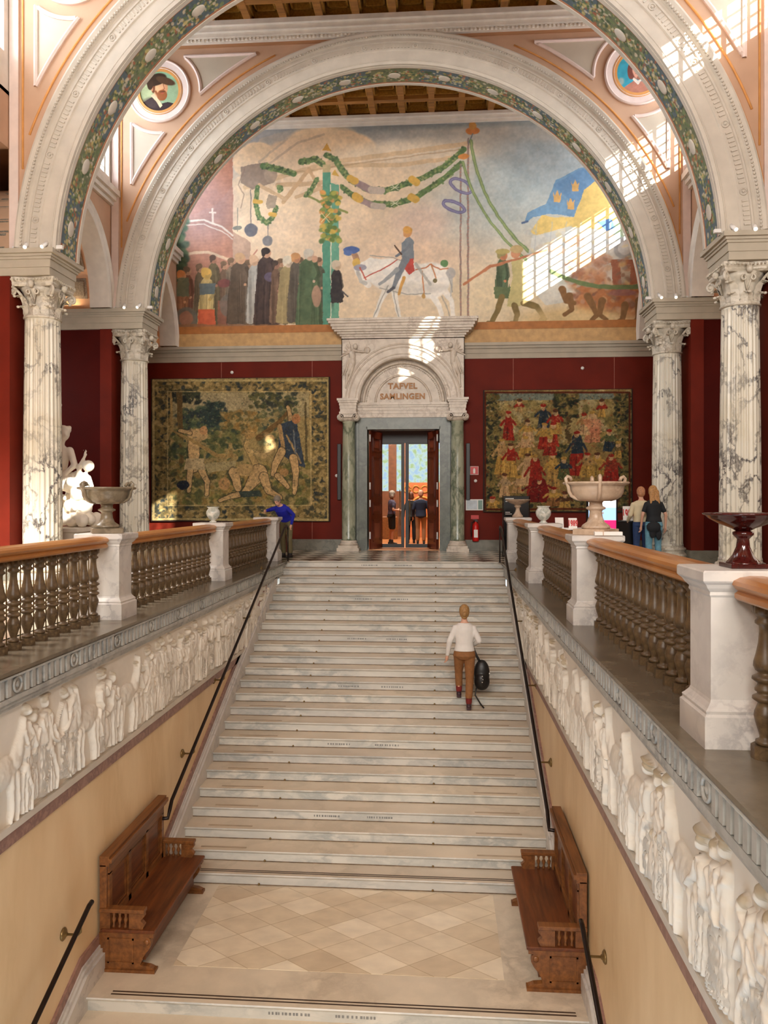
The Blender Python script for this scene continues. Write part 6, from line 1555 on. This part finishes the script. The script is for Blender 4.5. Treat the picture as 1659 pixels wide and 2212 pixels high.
    HD(b, (0, -.012, .035), .108, (.84, .98, 1.02)); HD(b, (0, -.035, -.01), .09, (.92, .9, 1.0))
    if hair_kind == 'bun': HD(b, (0, -.115, -.015), .042); HD(b, (0, -.06, -.06), .05)
    if hair_kind == 'long':
        for x in (-.06, -.02, .03, .06): q0 = head + Vector((x, -.05, 0)); b.cap(V(q0), V(q0 + Vector((x * .4, -.045, -.24))), .045 * k, .025 * k)
    if hair_kind == 'bob': HD(b, (-.05, -.02, -.05), .058, (1, 1, 1.3)); HD(b, (.05, -.02, -.05), .058, (1, 1, 1.3)); HD(b, (0, -.05, -.06), .06, (1.3, 1, 1.2))
    cut = voxel(b, 'hair', m_plain('hair', hair, .6, var=.2, scale=40), body, vs * k, 3)
    for s in (-1, 1):
        b = MB(); HD(b, (s * .031, .090, .012), .009); b.build('eye', 'black', body)
    return body
white_knit = m_plain('white_blouse_cloth', (214, 208, 202), .8, var=.04); rust = m_plain('rust_brown_trouser_cloth', (134, 88, 48), .8, var=.08, scale=20)
XW = .46
an_off = -.0
zR, zL_ = -14 * RS, -13 * RS
kk = 1.95 / 1.75; base = (XW, 14.50, zR)
person(base, 0, 1.95, 'person in white blouse and rust-brown trousers climbing the stairs, seen from behind',
       dict(hipL=(-.085, .0, .93), hipR=(.085, .0, .93), knL=(-.09, .17, .60), knR=(.09, .03, .49), anL=(-.085, .21, .09 + RS / kk), anR=(.075, -.02, .09), elL=(-.25, -.05, 1.14), wrL=(-.285, .03, .90), elR=(.245, -.07, 1.16), wrR=(.17, .12, 1.07)),
       white_knit, rust, hair=(150, 112, 66), hair_kind='bun', socks=(112, 26, 22), shoes=(52, 28, 34), lean=.04)
# black backpack carried on the right forearm
bp = empty('backpack', (XW + .33, 14.60, zR + .66), 'black backpack with dangling strap carried beside the climbing person in white', 'backpack')
b = MB(); b.ball((0, 0, .0), .15, 20, 0, (.80, .62, 1.35)); b.ball((0, -.02, -.12), .14, 20, 0, (.85, .7, 1.0)); b.ball((-.01, -.07, -.10), .10, 16, 0, (.8, .7, 1.1)); o = voxel(b, 'bag', 'black', bp, .010, 5); 
b = MB(); b.tube([(-.03, -.02, .17), (-.09, 0, .28), (-.14, .02, .40), (-.17, .06, .52)], .020, 8); b.build('shoulder_strap', 'black', bp)
b = MB(); b.tube([(-.08, -.02, -.22), (-.10, -.03, -.33), (-.02, -.04, -.46), (.03, -.04, -.52)], .011, 8); b.build('loose_strap', 'black', bp)
b = MB()
for x, z in ((.0, -.02), (.01, -.07), (.0, -.11)): b.ball((x, -.145, z), .008, 6)
b.ball((.11, -.03, .0), .014, 8); b.build('reflector', 'white_metal', bp)
bp.scale = (1.25, 1.2, 1.25)
# visitors
jeans = m_plain('light_blue_denim', (96, 142, 160), .8, var=.12, scale=12); jeans_d = m_plain('dark_blue_denim', (34, 54, 92), .8, var=.12, scale=12)
blackc = m_plain('black_cotton', (20, 22, 26), .8); cream = m_plain('cream_jersey', (206, 190, 156), .8, var=.05); navy = m_plain('navy_jacket_wool', (28, 40, 66), .8); beige = m_plain('beige_chino_cloth', (168, 130, 94), .8, var=.06)
royal = m_plain('royal_blue_sweater', (14, 24, 150), .8, var=.08); khaki = m_plain('khaki_trouser_cloth', (102, 92, 62), .8, var=.08); check = m_plain('blue_and_red_print_top', (84, 78, 104), .8, var=.5, scale=9)
def atu(u, Y): a = (u - CX) / F_PX; return (_c * a - _s) / (_s * a + _c) * Y
person((atu(1412, 18.2), 18.2, 0), .10, 1.90, 'fair-haired person in black top and light blue jeans beside the far right column', dict(wrR=(.26, .02, .88)), blackc, jeans, hair=(176, 128, 76), hair_kind='long', sleeves='short', head_turn=-.9, vs=.010)
person((atu(1385, 18.55), 18.55, 0), .12, 1.88, 'person in cream top and dark jeans, half hidden behind the black-topped person', dict(wrL=(-.24, .16, 1.0)), cream, jeans_d, hair=(176, 120, 84), hair_kind='short', vs=.010, female=False)
b = MB(); b.ball((0, 0, 0), .15, 14, 0, (1.1, .5, .9)); b.ball((.12, .02, -.16), .09, 12, 0, (.8, .4, 1.6)); b.ball((-.02, .0, -.12), .09, 12, 0, (.9, .4, 1.6))
o = voxel(b, 'tied_jacket', blackc, None, .012, 4); o.location = (atu(1412, 18.03), 18.03, .95); tag(o, 'black jacket tied round the waist of the person in jeans', 'jacket')
person((atu(846, 27.0), 27.0, 0), -1.2, 1.90, 'grey-haired person in patterned top and black shorts seen through the glass door', dict(wrL=(-.12, .22, 1.12), wrR=(.14, .24, 1.10), elL=(-.24, .02, 1.14)), check, blackc, hair=(170, 160, 148), hair_kind='bob', sleeves='short', legs='short', vs=.011)
person((atu(909, 27.4), 27.4, 0), .05, 1.92, 'bald person in navy jacket and beige trousers beyond the door, back turned', None, navy, beige, hair=(196, 150, 128), hair_kind='short', sleeves='jacket', vs=.011, female=False)
person((atu(888, 28.0), 28.0, 0), .1, 1.86, 'person dressed in black standing left of the navy jacket beyond the door', None, blackc, blackc, hair=(110, 64, 44), hair_kind='bob', sleeves='jacket', vs=.011)
person((atu(619, 20.75), 20.75, 0), pi - .35, 1.86, 'person in royal blue sweater and khaki trousers leaning at the left end pedestal', dict(absarms=(0, 0, 0), elL=(-.30, .16, 1.10), wrL=(-.24, .16, .86), elR=(.34, .28, 1.22), wrR=(.30, .50, 1.20)), royal, khaki, hair=(120, 110, 96), hair_kind='short', lean=.68, head_nod=.5, vs=.011, female=False)

# ================================================================== MARBLE GROUP ON THE LEFT
sg = empty('marble_sculpture', (-8.75, 17.3, 0), 'white marble group of a seated figure lifting a bowl above a child', 'sculpture')
b = MB(); b.bbox(-.65, .65, -.55, .55, 0, .14, .01); b.bbox(-.56, .56, -.46, .46, .14, .78, .01); b.bbox(-.62, .62, -.52, .52, .78, .88, .01); b.build('plinth', 'statue', sg)
b = MB(); rnd = random.Random(4)
Z = .88; n0 = len(scene.objects)
for i in range(95):                                        # rocks, drapery and vine masses
    t_ = rnd.random(); x = rnd.uniform(-.35, .5) * (1.05 - t_ * .5); b.ball((x + .02, rnd.uniform(-.28, .28), Z + .1 + t_ * .9), rnd.uniform(.06, .13), 10, 0, (1, 1, rnd.uniform(.6, 1.4)))
torso_rings(b, [((-.12, 0, 1.75), .20, .17, 0), ((-.13, 0, 1.95), .16, .13, 0), ((-.12, 0, 2.15), .19, .14, 0), ((-.11, 0, 2.36), .22, .14, 0), ((-.10, 0, 2.45), .11, .09, 0)])
b.cap((-.10, 0, 2.42), (-.04, -.02, 2.58), .07, .065); b.ball((-.02, -.03, 2.70), .14, 16, 0, (.9, 1, 1.15)); b.ball((.06, -.10, 2.66), .05, 10)
for i in range(16): a = i * .4; b.ball((-.04 + .12 * cos(a), -.0 + .12 * sin(a), 2.78 + .03 * sin(i * 2)), .05, 8)
b.cap((-.28, 0, 2.38), (-.42, 0, 2.72), .075, .06); b.cap((-.42, 0, 2.72), (-.30, -.02, 3.05), .06, .04); b.cap((.10, 0, 2.36), (.22, -.04, 2.08), .08, .06); b.cap((.22, -.04, 2.08), (.05, -.10, 1.90), .06, .045)
b.cap((-.05, 0, 1.72), (.28, -.12, 1.72), .15, .11); b.cap((.28, -.12, 1.72), (.24, -.14, 1.18), .105, .06); b.cap((-.2, 0, 1.7), (-.15, -.22, 1.55), .15, .10); b.cap((-.15, -.22, 1.55), (-.2, -.2, 1.05), .09, .055); b.cap((.24, -.14, 1.16), (.32, -.26, 1.08), .06, .04)
torso_rings(b, [((.36, -.05, 1.45), .14, .12, 0), ((.38, -.05, 1.65), .13, .11, 0), ((.38, -.05, 1.85), .14, .10, 0), ((.40, -.05, 1.93), .07, .06, 0)])
b.ball((.50, -.06, 2.06), .115, 14); b.cap((.30, -.05, 1.86), (.32, -.05, 2.05), .055, .045); b.cap((.32, -.05, 2.05), (.42, -.05, 2.24), .042, .03); b.ball((.435, -.05, 2.28), .04, 10)
for a, L in ((.0, .10), (.5, .09), (-.5, .11)): b.cap((.435, -.05, 2.29), (.435 + L * sin(a), -.05, 2.29 + L * cos(a)), .016, .011, 8)
b.cap((.50, -.05, 1.84), (.60, -.10, 1.66), .05, .035)
voxel(b, 'figures', 'statue', sg, .022, 4)
b = MB(); R_ = Matrix.Rotation(radians(-58), 4, 'Y') @ Matrix.Rotation(.3, 4, 'X'); b.lathe([(.05, -.05), (.22, -.02), (.27, .05), (.275, .07), (.255, .06), (.18, .02), (.03, .0)], seg=28, cap=False); b.v[-1] = b.v[-1] @ np.array(R_.to_3x3()).T + np.array((-.18, -.04, 3.08)); b.build('raised_bowl', 'statue', sg)

for ch in sg.children:
    if ch.name.split('.')[0] in ('figures', 'raised_bowl'):
        ch.scale = (1.2,) * 3; ch.location = (0.05, 0, .88 - .88 * 1.2 + .06)
    else: ch.scale = (1, 1, 1.07)

# ================================================================== SMALL THINGS
sp_i = 0
def spot(x, y, z, s, label):
    o = empty('spotlight', (x, y, z), label, 'spotlight', 'white spotlights on the entablatures')
    b = MB(); b.bbox(-.11, .11, -.035, .035, 0.0, .07, .006); b.build('driver_box', 'white_metal', o)
    b = MB(); b.tube([(s * .13, 0, .05), (s * .18, -.03, .11)], .012, 6); b.build('arm', 'white_metal', o)
    b = MB(); b.tube([(s * .18, 0, .14), (s * .22, -.17, .0)], [.036, .04], 14); b.build('lamp_head', 'white_metal', o)
    b = MB(); b.tube([(s * .2205, -.171, -.001), (s * .222, -.176, -.005)], .034, 14); b.build('lens', m_emit('lit_lens', (255, 240, 215), 2.0), o)
names = {(-1, 0): 'near left column', (-1, 1): 'far left column', (1, 0): 'near right column', (1, 1): 'far right column'}
for (s, k_), nm in names.items():
    y0 = (Y1, Y2)[k_]
    for q, (dx, d, w) in enumerate(((-.52, -1, 'outer'), (.26, 1, 'inner'))):
        spot(XC + s * 6.75 - s * dx * -1 * 1.0, y0 - .02, ZE1, s * (-1 if q == 0 else 1) * -1, 'small white spotlight above the %s, %s of its pair' % (nm, w))
# stand with black panel, wall labels, extinguisher
o = empty('information_stand', (2.15, 21.6, 0), 'tall black information stand with white lines, right of the stair top', 'sign')
b = MB(); b.bbox(-.38, .32, -.02, .02, .15, 1.68, .005); b.build('panel', 'black_gloss', o)
b = MB(); b.tube([(-.40, 0, 0), (-.40, 0, 1.70)], .012, 8); b.tube([(.34, 0, 0), (.34, 0, 1.70)], .012, 8); b.bbox(-.42, .36, -.15, .15, 0, .015, .002); b.build('stand', 'iron', o)
b = MB()
for x0, x1, z in ((-.33, -.10, 1.60), (-.33, -.02, 1.52), (-.33, -.2, 1.22), (-.33, -.15, 1.17), (-.33, .0, 1.06), (-.33, .10, 1.01), (-.33, .05, .96)): b.box(x0, x1, -.024, -.021, z, z + .018)
b.build('text_lines', 'white', o)
o = empty('extinguisher_sign', (1.06, YB, 2.48), 'small red fire extinguisher sign on the red wall right of the portal', 'sign')
b = MB(); b.box(-.13, .13, -.02, 0, -.13, .13); b.build('plate', 'white', o)
b = MB(); b.box(-.12, .12, -.024, -.02, -.12, .12); b.build('red_field', 'sign_red', o)
b = MB(); b.prism([(-.03, -.09), (.03, -.09), (.035, .02), (.015, .06), (.0, .08), (-.015, .06), (-.035, .02)], 'y', -.028, -.024); b.build('bottle_symbol', 'white', o)
o = empty('fire_extinguisher', (1.10, YB - .14, .30), 'red fire extinguisher hanging low on the wall right of the portal', 'extinguisher')
b = MB(); b.lathe([(.09, 0), (.10, .02), (.10, .46), (.08, .53), (.035, .57), (.03, .60)], seg=20); b.build('cylinder', 'sign_red', o)
b = MB(); b.box(-.02, .06, -.02, .02, .60, .64); b.box(-.09, .05, -.015, .015, .65, .67); b.build('valve', 'black', o)
b = MB(); b.tube([(-.03, 0, .62), (-.13, -.02, .58), (-.15, -.02, .35), (-.12, -.02, .15)], .012, 8); b.build('hose', 'black', o)
b = MB(); b.box(-.06, .06, -.104, -.098, .12, .36); b.build('label', 'white', o)
b = MB(); b.box(-.14, .10, .05, .07, .68, .80); o = b.build('extinguisher_label', 'sign_red', loc=(1.10, YB - .07, 0.30)); tag(o, 'little red sign plate just above the fire extinguisher', 'sign')
o = empty('wall_notice', (1.07, YB, 1.42), 'white framed notice on the wall beside the right portal column', 'sign')
b = MB(); b.box(-.27, .27, -.03, 0, -.17, .17); b.build('frame', 'white_metal', o)
b = MB(); b.box(-.24, .08, -.034, -.03, -.14, .14); b.build('plan_sheet', m_plain('pale_blue_print', (196, 206, 214), .5), o); b = MB(); b.box(.11, .24, -.034, -.03, -.14, .14); b.build('text_strip', m_plain('grey_green_print', (120, 150, 140), .5), o)
for s, l in ((-1, 'tall slim black loudspeaker on the wall left of the portal'), (1, 'tall slim black loudspeaker on the wall right of the portal')):
    b = MB(); b.bbox(-.06, .06, -.10, 0, 0, 1.75, .01); o = b.build('column_loudspeaker', 'black', loc=(XP + s * 2.0, YB, 1.57)); tag(o, l, 'loudspeaker')
for x, z, l in ((-6.55, 5.60, 'small white wall detector above the green tapestry'), (4.35, 5.60, 'small white wall detector above the red tapestry'), (-3.22, 2.33, 'small white sensor left of the portal column'), (1.10, 2.16, 'small white sensor below the red extinguisher sign')):
    b = MB(); b.lathe([(.0, 0), (.05, 0), (.05, .03), (.03, .045), (0, .05)], seg=16, cap=False); v = b.v[-1]; b.v[-1] = np.stack([v[:, 0], -v[:, 2], v[:, 1]], -1); o = b.build('wall_sensor', 'white_metal', loc=(x, YB, z)); tag(o, l, 'sensor')
# digital kiosk, black cabinet, leaflets
ku = atu(1301, 17.4); o = empty('digital_kiosk', (ku, 17.4, 0), 'lit digital sign with white, blue and bright pink fields behind the cream bowl', 'screen')
b = MB(); b.bbox(-.34, .34, 0, .10, .0, 1.95, .01); b.build('case', 'black_gloss', o)
for z0, z1, c_, nm in ((1.40, 1.88, (255, 255, 255), 'white_field'), (1.12, 1.40, (150, 186, 232), 'blue_field'), (.75, 1.12, (255, 20, 96), 'pink_field')):
    b = MB(); b.box(-.30, .30, -.006, 0, z0, z1); b.build(nm, m_emit('lit_' + nm, c_, 1.1), o)
b = MB(); b.box(-.27, -.05, -.008, -.006, 1.04, 1.06); b.box(-.27, -.12, -.008, -.006, .98, 1.0); b.box(-.05, .03, -.008, -.006, 1.26, 1.30); b.build('printed_lines', 'white', o)
cx_ = atu(1346, 18.9); o = empty('black_cabinet', (cx_, 18.9, 0), 'low black cabinet with glass front left of the couple', 'cabinet')
b = MB(); b.bbox(-.26, .22, -.2, .2, 0, 1.05, .01); b.build('case', 'black_gloss', o); b = MB(); b.box(-.28, .24, -.22, .22, 1.05, 1.08); b.build('top', 'black', o)
def leaflet(x, y, z, w, h, label, printed=True, rz=0.0):
    o = empty('leaflet_card', (x, y, z), label, 'leaflet', rz=rz); b = MB()
    b.add([(-w / 2, 0, 0), (w / 2, 0, 0), (w / 2, .05, h), (-w / 2, .05, h), (-w / 2, .012, 0), (w / 2, .012, 0), (w / 2, .062, h), (-w / 2, .062, h)], [(0, 1, 2, 3), (7, 6, 5, 4), (0, 4, 5, 1), (3, 2, 6, 7), (0, 3, 7, 4), (1, 5, 6, 2)])
    b.build('card', 'white', o)
    b = MB(); b.box(-w / 2, w / 2, .06, .16, -.0, .01); b.build('easel_foot', 'white', o)
    if printed:
        t_ = text('1989', h * .62, (0, .012, h * .17), 'sign_red', 'printed_title', o, ext=.002, sx=w / h * .62, rot=(pi / 2 - .12, 0, 0))
leaflet(cx_ + .08, 18.72, 1.08, .24, .34, 'white card with red print standing on the black cabinet', True)
sx_ = atu(1222, 15.9); o = empty('information_desk', (sx_ + .35, 16.1, 0), 'dark desk behind the right balustrade holding white leaflets', 'desk')
b = MB(); b.bbox(-.7, .6, -.22, .25, 0, .96, .01); b.build('case', m_plain('dark_red_brown_desk', (58, 18, 14), .4), o); b = MB(); b.bbox(-.72, .62, -.25, .28, .96, .99, .004); b.build('top', 'white', o)
leaflet(sx_ - .12, 15.92, .99, .17, .22, 'blank white card on the desk behind the right balustrade', False)
leaflet(sx_ + .15, 15.92, .99, .17, .21, 'white card with red print beside the cream bowl on the right', True)
b = MB(); b.bbox(-.18, .16, -.045, .03, 0, .05, .004); o = b.build('white_folder', 'white', loc=(PX[1] + .13, 9.78, 1.125)); tag(o, 'flat white slab lying at the foot of the large cream bowl', 'folder')
# stool at the left of the landing
o = empty('wooden_stool', (-4.85, 22.9, 0), 'small dark red wooden stool against the back wall behind the person in blue', 'stool')
for x, y in ((-.2, -.2), (.2, -.2), (-.2, .2), (.2, .2)): b = MB(); b.bbox(x - .025, x + .025, y - .025, y + .025, 0, .50, .004); b.build('leg', 'door', o)
b = MB(); b.bbox(-.25, .25, -.25, .25, .50, .56, .01); b.build('seat', 'door', o)

# ================================================================== to metres
for o in list(scene.objects):
    if o.parent is None:
        o.location = o.location * S
        if o.type != 'CAMERA': o.scale = o.scale * S
